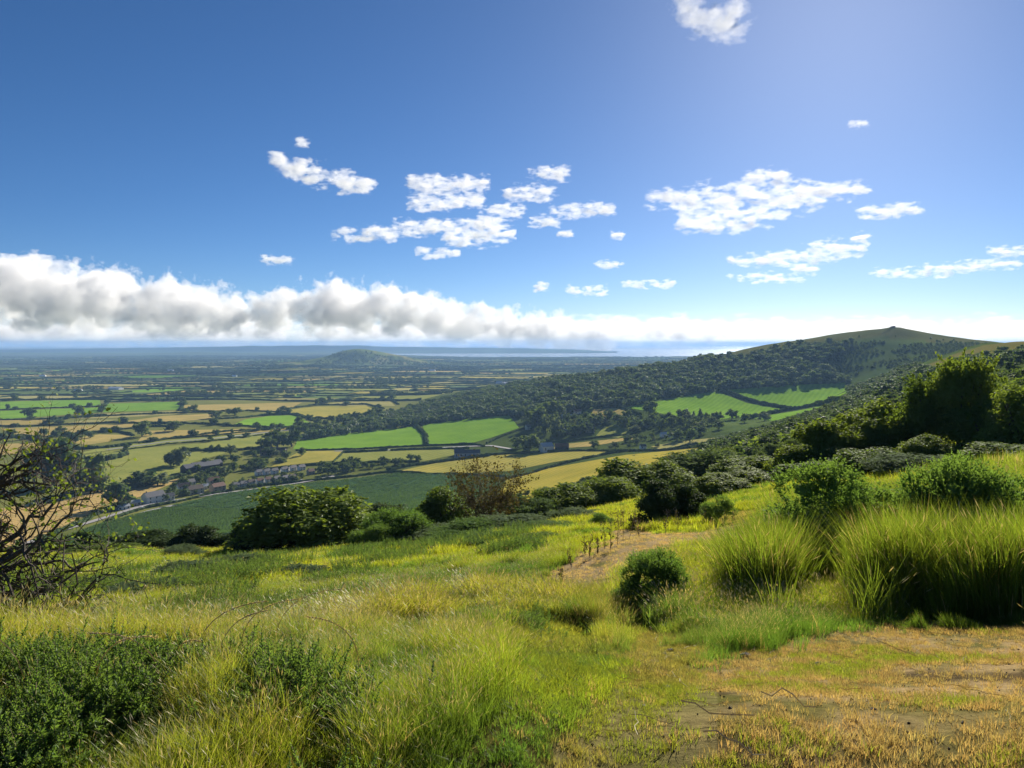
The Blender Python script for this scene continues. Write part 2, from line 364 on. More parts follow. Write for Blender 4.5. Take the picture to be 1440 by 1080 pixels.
V = np.concatenate([P.reshape(-1, 3), [[0, 0, -1.63]]])
fan = np.stack([np.full(nT - 1, nR * nT), idx[0, 1:], idx[0, :-1]], -1)
me = npmesh('ground', V, [quads[:, ::-1], fan[:, ::-1]], M['ground'], smooth=True)
ca = me.color_attributes.new('cover', 'FLOAT_COLOR', 'POINT')
cc = np.ones((len(V), 4), np.float32); cc[:-1, :3] = cov.reshape(-1, 3); cc[-1, :3] = cov[0, 0]
ca.data.foreach_set('color', cc.ravel())
tag(obj('ground', me), 'grassy hillside falling to a flat plain of farmland', kind='structure')
S = 41000.0
me = npmesh('sea', [(-S, 8500, -166), (S, 8500, -166), (S, 61000, -166), (-S, 61000, -166)], np.array([[0, 1, 2, 3]]), M['sea'])
tag(obj('sea', me), 'pale strip of sea along the horizon', kind='structure')
# ------------------------------------------------------------------ fields traced where they lie
from mathutils.geometry import delaunay_2d_cdt
GREEN = (.165, .30, .03); TAN = (.37, .295, .10); OLIVE = (.24, .26, .065); YEL = (.33, .295, .065); MAIZE = (.05, .10, .042); PALE = (.30, .28, .10); STUB = (.40, .29, .115)
FIELDS = [
 ('dark green maize field below the hill, nearer of two', MAIZE, [(75,765),(130,741),(190,725),(240,714),(300,717),(346,718),(345,745),(330,766),(140,768),(55,766)]),
 ('dark green maize field beside the village street', MAIZE, [(240,712),(300,698),(360,688),(430,681),(500,673),(560,666),(640,668),(706,676),(690,692),(640,712),(600,735),(520,752),(350,770),(352,718),(300,715)]),
 ('orange tan stubble field behind the bare branches', STUB, [(0,716),(30,711),(75,700),(140,690),(200,686),(240,676),(262,672),(200,698),(150,712),(100,735),(50,762),(0,772)]),
 ('wide olive meadow with a rough darker corner', OLIVE, [(100,643),(160,634),(290,623),(360,613),(402,611),(375,628),(330,634),(272,650),(250,666),(180,682),(130,687),(100,690),(108,662)]),
 ('bright green strip under the far hedge', GREEN, [(0,565),(140,562),(142,571),(0,576)]),
 ('bright green pasture near the plain edge', GREEN, [(0,578),(141,573),(141,580),(0,590)]),
 ('bright green rectangular pasture between hedges', GREEN, [(146,568),(255,565),(253,576),(145,580)]),
 ('tan strip beyond the green rectangle', TAN, [(258,570),(425,566),(400,578),(260,577)]),
 ('pale narrow strip under the green rectangle', PALE, [(110,583),(253,578),(300,580),(225,584),(160,588),(112,589)]),
 ('tan field with a slanting left hedge', TAN, [(165,594),(230,585),(300,582),(296,589),(240,594)]),
 ('tan wedge by the tall trees', TAN, [(0,591),(68,590),(60,597),(0,598)]),
 ('pale olive wedge between two hedges', PALE, [(84,597),(118,591),(165,590),(148,595)]),
 ('long tan hayfield across the plain', TAN, [(0,603),(100,599),(190,596),(216,598),(150,605),(66,614),(18,610)]),
 ('tan triangle with a bushy edge', TAN, [(102,617),(140,611),(185,612),(180,617),(122,626),(102,623)]),
 ('tan hayfield with a long hedge along its foot', TAN, [(206,606),(320,604),(430,601),(380,607),(232,618),(192,623)]),
 ('tan field half hidden by branches', TAN, [(0,625),(55,622),(62,631),(25,639),(0,640)]),
 ('olive strip along the straight lane', OLIVE, [(230,620),(380,608),(410,606),(402,611),(300,620),(165,632),(105,640),(140,630)]),
 ('bright green curved pasture by the wood', GREEN, [(330,597),(345,590),(380,585),(415,584),(440,597),(390,600)]),
 ('straw coloured field before the wood', YEL, [(396,578),(440,572),(515,571),(526,576),(482,588),(430,586)]),
 ('pale field behind the straw coloured one', PALE, [(458,568),(500,563),(548,564),(556,571),(480,571)]),
 ('bright green sloping field left of its hedge', GREEN, [(412,632),(418,620),(480,611),(560,602),(588,598),(600,625),(500,631)]),
 ('bright green sloping field right of its hedge', GREEN, [(594,598),(660,589),(716,584),(730,602),(690,616),(665,623),(603,625)]),
 ('yellow olive field by the tree clump', YEL, [(380,657),(422,635),(482,634),(468,648),(440,651)]),
 ('olive strip field under the long hedges', OLIVE, [(470,650),(484,634),(610,633),(662,630),(640,640),(600,648),(520,653)]),
 ('tan field above the maize with curved edge', YEL, [(563,662),(640,646),(690,641),(760,637),(850,634),(862,637),(780,650),(716,663),(650,666),(600,665)]),
 ('golden field sloping below the shrubs', (.35,.30,.05), [(712,675),(760,661),(850,645),(880,640),(985,630),(965,642),(940,660),(870,690),(800,715),(735,722),(695,708)]),
 ('small tan paddock under the wood', TAN, [(835,576),(860,574),(885,574),(890,581),(862,587),(828,588)]),
 ('olive paddock amid the village', OLIVE, [(850,600),(880,597),(903,605),(870,616),(838,613)]),
 ('tan strip before the village gardens', TAN, [(770,632),(800,624),(880,616),(892,612),(890,618),(830,628)]),
 ('pale strip before the lower gardens', PALE, [(915,628),(960,620),(1005,616),(1010,621),(930,633)]),
 ('bright green upland field, left of three', GREEN, [(880,573),(905,569),(950,560),(1000,551),(1014,553),(1050,567),(1102,576),(1060,585),(1010,590),(960,587),(930,582)]),
 ('bright green upland field under the wooded hill', GREEN, [(1020,549),(1060,545),(1120,541),(1160,540),(1188,535),(1192,560),(1165,566),(1115,576),(1060,564),(1035,554)]),
 ('bright green lower wedge of upland pasture', GREEN, [(1055,588),(1115,579),(1165,570),(1185,568),(1150,582),(1110,590),(1085,592)]),
]
def patch(poly, step, lift):
    """a sheet over the terrain whose outline is given in sight lines; vertices on the ground, not in the picture."""
    B = []
    for (x1, y1), (x2, y2) in zip(poly, poly[1:] + poly[:1]):
        n = max(1, int(max(abs(x2 - x1) / step, abs(y2 - y1) / (step * .4))))
        B += [(x1 + (x2 - x1) * t / n, y1 + (y2 - y1) * t / n) for t in range(n)]
    b = np.array(poly); gx, gy = np.meshgrid(np.arange(b[:, 0].min(), b[:, 0].max(), step), np.arange(b[:, 1].min(), b[:, 1].max(), step * .4))
    gx, gy = gx.ravel(), gy.ravel(); k = in_poly(gx, gy, B)
    q = [Vector(v) for v in B] + [Vector((x, y)) for x, y in zip(gx[k], gy[k])]
    vs, es, fs, *_ = delaunay_2d_cdt(q, [(i, (i + 1) % len(B)) for i in range(len(B))], [], 1, 1e-4)
    vs = np.array([tuple(v) for v in vs]); g = ground_at(vs[:, 0], vs[:, 1]); g[:, 2] += lift
    return g, [f for f in fs if len(f) == 3]
for i, (lab, colr, poly) in enumerate(FIELDS):
    g, fs = patch(poly, 6.0, .35 if colr != MAIZE else .5)
    f = np.array(fs)
    nz = np.cross(g[f[:, 1]] - g[f[:, 0]], g[f[:, 2]] - g[f[:, 0]])[:, 2]
    f[nz < 0] = f[nz < 0][:, ::-1]
    me = npmesh('field', g, f, M['field'], smooth=True)
    o = obj('field', me); k = .92 + .16 * random.random(); o.color = tuple(c * k for c in colr) + (1,)
    tag(o, lab, kind='structure')
def ribbon(line, width, lift, n=40):
    line = np.array(line, float); s = np.linspace(0, len(line) - 1, n)
    g = ground_at(np.interp(s, range(len(line)), line[:, 0]), np.interp(s, range(len(line)), line[:, 1]))
    t = np.gradient(g, axis=0); nrm = np.stack([-t[:, 1], t[:, 0]], -1); nrm /= np.linalg.norm(nrm, axis=1)[:, None] + 1e-9
    a = g.copy(); b_ = g.copy(); a[:, :2] += nrm * width / 2; b_[:, :2] -= nrm * width / 2
    a[:, 2] = zat(a[:, 0], a[:, 1]) + lift; b_[:, 2] = zat(b_[:, 0], b_[:, 1]) + lift
    return np.concatenate([a, b_]), np.array([(i, i + 1, n + i + 1, n + i) for i in range(n - 1)])[:, ::-1]
for lab, ln, wd in (('pale village lane along the maize', [(20,772),(70,752),(130,734),(200,712),(300,696),(420,680),(470,670)], 6),
                    ('pale lane under the bright green fields', [(470,635),(560,633),(640,629),(690,627),(720,632)], 7),
                    ('straight lane across the plain', [(150,633),(230,622),(300,617),(380,608),(420,604)], 7),
                    ('pale farm track into the maize', [(185,727),(215,718),(246,711)], 7)):
    V, q = ribbon(ln, wd, .7); tag(obj('lane', npmesh('lane', V, q, M['road'])), lab, kind='structure')

# farmland beyond: parcels with irregular edges, one sheet, out to the coast
def rect_split(x0, x1, y0, y1, out, size):
    s = size * (.7 + .9 * random.random()); w_, h_ = x1 - x0, y1 - y0
    if w_ * h_ < s * s * .9 or (w_ < 1.2 * s and h_ < .8 * s): out.append((x0, x1, y0, y1)); return
    if w_ > h_ * (1.1 + random.random()): c = x0 + w_ * random.uniform(.3, .7); rect_split(x0, c, y0, y1, out, size); rect_split(c, x1, y0, y1, out, size)
    else: c = y0 + h_ * random.uniform(.3, .7); rect_split(x0, x1, y0, c, out, size); rect_split(x0, x1, c, y1, out, size)
parc = []
rect_split(-2600, 1300, 2080, 3400, parc, 190); rect_split(-3600, 2400, 3400, 5600, parc, 240); rect_split(-6200, 4200, 5600, 9800, parc, 420)
def warp(x, y):
    x = np.asarray(x, float); y = np.asarray(y, float)
    return x + 190 * (fbm(x / 700, y / 700, 61, 3) - .5) + .22 * (y - 3000) , y + 210 * (fbm(x / 600 + 9, y / 600, 63, 3) - .5) - .05 * x
PV, PQ, PC, EDGES = [], [], [], []
for (x0, x1, y0, y1) in parc:
    n = 5; xs = np.linspace(x0, x1, n); ys = np.linspace(y0, y1, n); gx, gy = np.meshgrid(xs, ys); X, Y = warp(gx, gy)
    Z = zat(X, Y)
    cx, cy = X.mean(), Y.mean(); ppx = 720 + F * cx / cy
    if ppx < -150 or ppx > 1150 or cy < 2100: continue
    if Z.max() > -145: continue
    coast_ = 9300 + 2500 * np.clip((640 - ppx) / 120, 0, 1) if ppx > 520 else 1e9
    if Y.max() > coast_ - 500: continue
    b0 = len(PV) * n * n
    PV.append(np.stack([X, Y, Z + .6], -1).reshape(-1, 3)); ii = np.arange(n * n).reshape(n, n) + b0
    PQ.append(np.stack([ii[:-1, :-1], ii[:-1, 1:], ii[1:, 1:], ii[1:, :-1]], -1).reshape(-1, 4))
    u = random.random(); far_ = np.clip((cy - 2500) / 5000, 0, 1)
    colr = np.array(random.choice([TAN, PALE, OLIVE, OLIVE, GREEN, YEL, PALE, (.16, .20, .06), (.12, .17, .05)]))
    if random.random() < far_ * .6: colr = np.array((.10, .145, .055)) * random.uniform(.7, 1.2)
    PC.append(np.tile(np.append(colr * random.uniform(.8, 1.15), 1), ((n - 1) ** 2 * 4, 1)))
    EDGES += [(np.stack([X[0], Y[0]], -1), cy), (np.stack([X[:, 0], Y[:, 0]], -1), cy)]
me = npmesh('farmland', np.concatenate(PV), np.concatenate(PQ), M['farm'])
ca = me.color_attributes.new('crop', 'FLOAT_COLOR', 'CORNER'); ca.data.foreach_set('color', np.concatenate(PC).astype(np.float32).ravel())
tag(obj('farmland', me), 'patchwork of far tan and green fields on the plain', kind='structure')
# ------------------------------------------------------------------ vegetation shapes
def unit(v): return v / (np.linalg.norm(v, axis=-1, keepdims=True) + 1e-9)
def leaf_quads(Cn, N, size, aspect=.6, r=rng):
    """one pointed quad per leaf or leaf clump."""
    n = len(Cn); N = unit(N); t = unit(np.cross(N, r.normal(size=(n, 3)))); b = np.cross(N, t)
    s = (size * r.uniform(.65, 1.35, n))[:, None]
    V = np.stack([Cn - t * s, Cn - b * s * aspect + N * s * .15, Cn + t * s, Cn + b * s * aspect + N * s * .15], 1).reshape(-1, 3)
    return V, np.arange(4 * n).reshape(n, 4)
def ico(sub):
    bm = bmesh.new(); bmesh.ops.create_icosphere(bm, subdivisions=sub, radius=1)
    V = np.array([v.co[:] for v in bm.verts]); Fc = np.array([[v.index for v in f.verts] for f in bm.faces]); bm.free(); return V, Fc
ICO1, ICO2 = ico(1), ico(2)
def merge(parts):
    Vs, Ps, Ms, o = [], [], [], 0
    for V, Pq, mi in parts:
        Vs.append(V); Ps.append(np.asarray(Pq) + o); Ms.append(np.full(len(Pq), mi)); o += len(V)
    return np.concatenate(Vs), Ps, np.concatenate(Ms)
def tri(Pq):
    Pq = np.asarray(Pq); return Pq if Pq.shape[1] == 3 else np.concatenate([Pq[:, [0, 1, 2]], Pq[:, [0, 2, 3]]])
def crown_geo(blobs, n, leaf, seed, core=.70, out=.9, up=.7, aspect=.6, sprays=0, slen=.12):
    """leaf clumps spread through and around a set of lobes, with a core of deeper foliage that hides what is behind."""
    r = np.random.default_rng(seed); B = np.array(blobs); w_ = (B[:, 3] * B[:, 4]); w_ = w_ / w_.sum()
    k = r.choice(len(B), n, p=w_); d = unit(r.normal(size=(n, 3))); rad = r.uniform(.62, 1.25, n)
    Cn = B[k, :3] + d * rad[:, None] * np.stack([B[k, 3], B[k, 3], B[k, 4]], -1)
    keep = np.ones(n, bool)
    for b in B:
        q = (((Cn - b[:3]) / np.array([b[3], b[3], b[4]])) ** 2).sum(1) < .5 ** 2; keep &= ~q
    Cn, d = Cn[keep], d[keep]; kk = Cn[:, 2] > .01; Cn, d = Cn[kk], d[kk]
    if sprays:
        kb = r.choice(len(B), sprays, p=w_); ds = unit(r.normal(size=(sprays, 3)) + np.array([0, 0, .35])); st = B[kb, :3] + ds * np.stack([B[kb, 3], B[kb, 3], B[kb, 4]], -1) * .8
        ln_ = slen * r.uniform(.5, 1.5, sprays); m_ = 26; t_ = r.random((sprays, m_)); pp = st[:, None] + (ds * ln_[:, None])[:, None] * t_[..., None] + r.normal(size=(sprays, m_, 3)) * (.022 * (1.1 - t_))[..., None] + np.array([0, 0, -1]) * (t_ ** 2 * .02)[..., None]
        pp = pp.reshape(-1, 3); pp = pp[pp[:, 2] > .01]; Cn = np.concatenate([Cn, pp]); d = np.concatenate([d, unit(r.normal(size=pp.shape))])
    V, Q = leaf_quads(Cn, d * out + r.normal(size=d.shape) * .7 + np.array([0, 0, up]), leaf, aspect, r)
    parts = [(V, tri(Q), 0)]
    for b in B:
        v, f = ICO1 if n < 1500 else ICO2
        v = v * np.array([b[3], b[3], b[4]]) * core * (1 + r.uniform(-.18, .18, (len(v), 1))) + b[:3]
        v[:, 2] = np.maximum(v[:, 2], 0); parts.append((v, f, 0))
    return merge(parts)
def tube(pts_, rad, sides=5):
    p = np.array(pts_, float); n = len(p); t = unit(np.gradient(p, axis=0)); ref = np.where(np.abs(t[:, 2:3]) > .9, np.array([[1., 0, 0]]), np.array([[0, 0, 1.]]))
    a = unit(np.cross(t, ref)); b = np.cross(t, a); an = np.arange(sides) * 2 * math.pi / sides
    V = (p[:, None] + (a[:, None] * np.cos(an)[None, :, None] + b[:, None] * np.sin(an)[None, :, None]) * np.asarray(rad, float)[:, None, None]).reshape(-1, 3)
    q = [(i * sides + j, i * sides + (j + 1) % sides, (i + 1) * sides + (j + 1) % sides, (i + 1) * sides + j) for i in range(n - 1) for j in range(sides)]
    return V, np.array(q)
def dome_blobs(seed, n, top=1.0, flat=.8, low=0.05):
    r = np.random.default_rng(seed); out = [(0, 0, .42, .34, .40)]
    for k in range(n):
        a = r.uniform(0, 6.28); h = r.uniform(low, 1) ; rr = .40 * math.sqrt(max(1 - (h - .15) ** 2 * 1.15, .05)) * r.uniform(.7, 1.05)
        s = r.uniform(.12, .2); z = h * .82 + .05
        out.append((rr * math.cos(a), rr * math.sin(a), min(z, 1 - s * .8), s, s * flat))
    return out
def tree_blobs(seed, n):
    r = np.random.default_rng(seed); out = [(0, 0, .52, .28, .36)]
    for k in range(n):
        a = r.uniform(0, 6.28); h = r.uniform(.2, .9); rr = .36 * math.sqrt(max(1 - ((h - .48) / .52) ** 2, .05)) * r.uniform(.7, 1.1); s = r.uniform(.11, .18)
        out.append((rr * math.cos(a), rr * math.sin(a), min(h, .98 - s), s, s * .85))
    return out
def col_blobs(seed, n, fat=.5):
    r = np.random.default_rng(seed); out = []
    for k in range(n):
        h = (k + .5) / n; a = r.uniform(0, 6.28); w_ = fat * (.4 + .6 * math.sin(math.pi * min(1, .15 + .8 * h)))
        out.append((w_ * .35 * math.cos(a), w_ * .35 * math.sin(a), .1 + .82 * h, w_ * .55, .14))
    return out
def cone_blobs(seed, n):
    r = np.random.default_rng(seed); out = []
    for k in range(n):
        h = .12 + .82 * k / n; w_ = .42 * (1 - h) + .05
        for j in range(4 if h < .7 else 2):
            a = r.uniform(0, 6.28); out.append((w_ * .5 * math.cos(a), w_ * .5 * math.sin(a), h, w_ * .6, .10))
    return out
def far_tree_mesh(name, blobs, n, leaf, seed, mats):
    V, Ps, mi = crown_geo(blobs, n, leaf, seed)
    tv, tq = tube([(0, 0, -.03), (.01, 0, .2), (0, .01, .55)], [.035, .028, .015], 5)
    V2, Ps2, mi2 = merge([(V, np.concatenate(Ps), 0), (tv, tri(tq), 1)])
    return npmesh(name, V2, Ps2, mats, mi2)
FARM = [far_tree_mesh('broadleaf_tree', tree_blobs(s, 11), 330, .075, s, [M['leaf_far'], M['bark']]) for s in (1, 2, 3, 4)]
WOODM = [far_tree_mesh('woodland_tree', tree_blobs(s, 9), 240, .085, s, [M['leaf_wood'], M['bark']]) for s in (11, 12, 13)]
PALEM = [far_tree_mesh('pale_tree', tree_blobs(s, 10), 300, .075, s, [M['leaf_pale'], M['bark']]) for s in (21, 22)]
CONEM = far_tree_mesh('conifer', cone_blobs(5, 8), 380, .065, 5, [M['leaf_wood'], M['bark']])
BUSHM = [far_tree_mesh('shrub', dome_blobs(s, 9), 300, .085, s, [M['leaf_far'], M['bark']]) for s in (31, 32, 33)]
GBUSHM = [far_tree_mesh('shrub', dome_blobs(s, 9), 300, .085, s, [M['leaf_haw'], M['bark']]) for s in (36, 37)]

def scatter(name, Pts, src_me, src_name, scl, rot=None, tint=None, label=None, parent=None):
    """uncountable growth: a sheet of points, each carrying one copy of the source, which itself stands at the last point."""
    Pts = np.asarray(Pts, np.float32); n = len(Pts)
    if n < 2: return None
    scl = np.broadcast_to(np.asarray(scl, np.float32).reshape(-1, 1) if np.ndim(scl) == 1 else np.asarray(scl, np.float32), (n, 3)).astype(np.float32)
    if rot is None: rot = np.stack([np.zeros(n), np.zeros(n), rng.uniform(0, 6.283, n)], -1)
    me = bpy.data.meshes.new(name); me.vertices.add(n - 1); me.vertices.foreach_set('co', Pts[:-1].ravel())
    for nm, tp, key, a in (('rot', 'FLOAT_VECTOR', 'vector', rot), ('scl', 'FLOAT_VECTOR', 'vector', scl)):
        me.attributes.new(nm, tp, 'POINT').data.foreach_set(key, np.ascontiguousarray(a[:-1], np.float32).ravel())
    if tint is not None:
        c4 = np.ones((n - 1, 4), np.float32); c4[:, :3] = tint[:-1]; me.attributes.new('tint', 'FLOAT_COLOR', 'POINT').data.foreach_set('color', c4.ravel())
    o = obj(name, me); tag(o, label, kind='stuff')
    s = obj(src_name, src_me, o, Pts[-1]); s.rotation_euler = [float(v) for v in rot[-1]]; s.scale = [float(v) for v in scl[-1]]; s['kind'] = 'stuff'
    if tint is not None:
        pass
    g = bpy.data.node_groups.new('scatter', 'GeometryNodeTree'); N = g.nodes.new; L = g.links.new
    g.interface.new_socket('Geometry', in_out='INPUT', socket_type='NodeSocketGeometry'); g.interface.new_socket('Geometry', in_out='OUTPUT', socket_type='NodeSocketGeometry')
    gi, go, oi, ip = N('NodeGroupInput'), N('NodeGroupOutput'), N('GeometryNodeObjectInfo'), N('GeometryNodeInstanceOnPoints')
    oi.transform_space = 'ORIGINAL'; oi.inputs['Object'].default_value = s; oi.inputs['As Instance'].default_value = True
    L(gi.outputs[0], ip.inputs['Points']); L(oi.outputs['Geometry'], ip.inputs['Instance'])
    for nm, sock in (('rot', 'Rotation'), ('scl', 'Scale')):
        na = N('GeometryNodeInputNamedAttribute'); na.data_type = 'FLOAT_VECTOR'; na.inputs['Name'].default_value = nm; L(na.outputs[0], ip.inputs[sock])
    L(ip.outputs[0], go.inputs[0])
    md = o.modifiers.new('scatter', 'NODES'); md.node_group = g
    return o

# ------------------------------------------------------------------ hedges along the fields
def hedge_geo(line, h, wd, leafy, seed):
    r = np.random.default_rng(seed); line = np.asarray(line, float)
    seg = np.r_[0, np.cumsum(np.hypot(*np.diff(line[:, :2], axis=0).T))]; Ln = seg[-1]; n = max(3, int(Ln / (3.0 if leafy else 9.0)))
    s = np.linspace(0, Ln, n); X = np.interp(s, seg, line[:, 0]); Y = np.interp(s, seg, line[:, 1]); Z = zat(X, Y)
    t = unit(np.stack([np.gradient(X), np.gradient(Y), 0 * X], -1)); nr = np.stack([-t[:, 1], t[:, 0], 0 * X], -1)
    hh = h * (.55 + .9 * fbm(s / 11, s * 0 + seed, 7, 3)) * r.uniform(.85, 1.15, n); ww = wd * r.uniform(.7, 1.25, n)
    base = np.stack([X, Y, Z], -1) + nr * r.uniform(-.3, .3, (n, 1)) * wd
    prof = [(-.5, -.2), (-.55, .6), (-.2, 1), (.25, 1), (.55, .6), (.5, -.2)]; m_ = len(prof)
    V = np.stack([base + nr * (a * ww)[:, None] + np.array([0, 0, 1]) * (c * hh * r.uniform(.9, 1.1, n))[:, None] for a, c in prof], 1).reshape(-1, 3)
    q = np.array([(i * m_ + j, i * m_ + j + 1, (i + 1) * m_ + j + 1, (i + 1) * m_ + j) for i in range(n - 1) for j in range(m_ - 1)])
    parts = [(V, tri(q), 0), (V[[0, 1, 2, 3, 4, 5, (n-1)*m_, (n-1)*m_+1, (n-1)*m_+2, (n-1)*m_+3, (n-1)*m_+4, (n-1)*m_+5]], np.array([(0,1,4),(1,2,3),(1,3,4),(0,4,5),(6,7,10),(7,8,9),(7,9,10),(6,10,11)]), 0)]
    if leafy:
        k = int(Ln * 2.2); ss = r.uniform(0, Ln, k); i = np.clip((ss / Ln * (n - 1)).astype(int), 0, n - 1); an = r.uniform(-.2, math.pi + .2, k)
        Cn = np.stack([np.interp(ss, s, base[:, c]) for c in range(3)], -1) + nr[i] * (np.cos(an) * ww[i] * .6)[:, None] + np.array([0, 0, 1]) * ((.35 + .65 * np.sin(an)) * hh[i])[:, None]
        d = nr[i] * np.cos(an)[:, None] + np.array([0, 0, 1]) * np.sin(an)[:, None]
        lv, lq = leaf_quads(Cn, d + r.normal(size=d.shape) * .6, .6 * (h / 2.2) ** .5, .7, r); parts.append((lv, tri(lq), 0))
    return merge(parts)
HEDGES = [ # (label, height, pixels along it)
 ('long trimmed hedge between the maize and the village street', 2.2, [(150,733),(200,716),(245,707),(300,695),(360,684),(430,677),(500,670),(545,664)]),
 ('hedge along the upper edge of the maize', 2.4, [(545,664),(600,667),(650,668),(710,672)]),
 ('low field bank across the maize', 1.2, [(225,714),(270,717),(320,716),(352,719)]),
 ('hedge between the golden field and the curved tan field', 2.8, [(700,677),(740,668),(790,653),(830,644),(862,637),(890,634)]),
 ('hedge at the head of the golden field', 2.4, [(885,635),(930,634),(985,629)]),
 ('bushy hedge left of the road through the fields', 3.2, [(545,662),(580,655),(620,650),(650,646),(690,641)]),
 ('hedge below the two bright green sloping fields', 2.4, [(416,634),(500,632),(600,627),(665,625),(682,628)]),
 ('thick dark hedge beside the lane, left half', 3.0, [(484,637),(510,636),(545,634)]),
 ('thick dark hedge beside the lane, right half', 3.0, [(549,634),(600,632),(660,631)]),
 ('hedge dividing the two bright green sloping fields', 4.5, [(582,597),(590,604),(598,612),(600,625)]),
 ('hedge up the side of the bright green field to the village', 2.6, [(684,624),(705,614),(728,606),(748,600)]),
 ('thin hedge between olive fields above the terrace', 1.6, [(468,650),(478,642),(484,635)]),
 ('hedge at the foot of the yellow olive field', 2.5, [(372,660),(400,659),(440,654),(500,652),(560,650),(590,650)]),
 ('long hedge before the barns', 2.4, [(690,640),(740,637),(800,634),(860,635),(890,633)]),
 ('hedge below the village gardens', 2.4, [(770,622),(800,621),(850,614),(880,612)]),
 ('hedge beside the pale strip field', 2.0, [(900,635),(930,634),(970,626),(1012,621)]),
 ('dark hedge slanting up between the upland fields', 5.0, [(1012,550),(1030,554),(1050,562),(1075,569),(1112,576)]),
 ('dark hedge rising across the upland fields', 5.0, [(1052,589),(1085,582),(1112,577),(1150,570),(1186,563)]),
 ('hedge beside the small tan paddock', 4.0, [(862,570),(880,576),(900,584)]),
 ('dark hedge along the foot of the tan stubble', 3.0, [(60,758),(110,738),(150,716),(190,704)]),
 ('hedge at the head of the tan stubble', 3.0, [(85,697),(130,690),(180,684),(215,682),(262,668)]),
 ('broad dark hedge into the olive meadow', 6.0, [(98,650),(130,650),(160,646),(178,640)]),
 ('bushy hedge over the olive meadow', 4.5, [(240,642),(265,635),(290,634),(330,634),(372,630)]),
 ('straight hedge along the far side of the lane', 2.4, [(150,628),(230,618),(300,613),(380,604),(425,599)]),
 ('hedge along the near side of the straight lane', 2.2, [(170,634),(235,625),(300,620),(370,612)]),
 ('thick hedge under the tan triangle', 5.0, [(0,618),(30,615),(60,620),(90,626),(110,632),(150,630),(185,626)]),
 ('hedge over the tan triangle', 3.4, [(85,614),(110,611),(140,608),(165,607),(188,613)]),
 ('hedge under the long tan hayfield', 3.2, [(66,615),(110,610),(150,606),(216,600),(240,600)]),
 ('long dark hedge over the tan hayfield', 3.4, [(0,600),(40,600),(100,597),(160,595),(215,596),(240,596)]),
 ('hedge between the pale wedges', 3.4, [(60,596),(90,590),(112,586),(150,584)]),
 ('dark hedge beneath the bright green pasture', 3.4, [(0,591),(70,590),(120,587),(220,582),(300,580)]),
 ('hedge between two green strips', 3.0, [(0,577),(70,574),(142,572)]),
 ('hedge over the green strips', 3.4, [(0,564),(60,562),(140,560),(200,558)]),
 ('short hedge up between the green pastures', 4.5, [(142,579),(145,573),(152,566)]),
 ('hedge beyond the green rectangle', 3.4, [(146,566),(200,564),(258,563),(300,562)]),
 ('hedge at the end of the green rectangle', 4.5, [(253,578),(256,572),(259,565)]),
 ('long hedge from the green rectangle to the right', 3.2, [(255,578),(300,579),(350,578),(400,580)]),
 ('hedge beneath the tan field with slanting side', 3.4, [(165,595),(240,595),(300,597),(330,600)]),
 ('hedge round the curved pasture', 3.4, [(330,599),(390,602),(440,600)]),
 ('hedge over the curved pasture', 3.6, [(300,590),(340,588),(385,583),(420,583),(440,592)]),
 ('hedge under the straw coloured field', 4.0, [(400,581),(430,588),(482,590),(500,588)]),
 ('hedge over the straw coloured field', 3.6, [(396,577),(440,570),(515,569),(540,575)]),
 ('hedge on the far side of the pale field', 3.6, [(450,567),(500,561),(550,562),(560,569)]),
 ('hedge between the hayfield and the lane field', 3.0, [(195,624),(240,617),(320,607),(400,603)]),
]
for i, (lab, h, ln) in enumerate(HEDGES):
    ln = np.array(ln, float); s = np.linspace(0, len(ln) - 1, 4 * len(ln))
    g = ground_at(np.interp(s, range(len(ln)), ln[:, 0]), np.interp(s, range(len(ln)), ln[:, 1]))
    V, Ps, mi = hedge_geo(g, h, h * 1.15, True, i)
    tag(obj('hedge', npmesh('hedge', V, Ps, M['hedge'])), lab, 'hedge', 'hedges round the fields')
near_e, far_parts = [], []
EDGES.sort(key=lambda e: e[1])
for i, (e, cy) in enumerate(EDGES):
    if random.random() < .12: continue
    wob = e + np.array([[random.uniform(-3, 3), random.uniform(-3, 3)] for _ in e])
    near_e.append((wob, cy))
for i, (e, cy) in enumerate(near_e):
    z = zat(e[:, 0], e[:, 1])
    if z.max() > -140: continue
    V, Ps, mi = hedge_geo(np.c_[e, z], random.uniform(3.2, 5.5) + (cy > 4500) * 2, 5 + (cy > 4500) * 4, False, 100 + i)
    if i < 110: tag(obj('hedge', npmesh('hedge', V, Ps, M['hedge'])), 'dark hedge between far fields on the plain', 'hedge', 'far hedges on the plain')
    else: far_parts.append((V, np.concatenate([tri(p) for p in Ps]), 0))
V, Ps, mi = merge(far_parts)
tag(obj('distant_hedges', npmesh('distant_hedges', V, Ps, M['hedge'])), 'dark hedge lines on the farthest fields', kind='stuff')

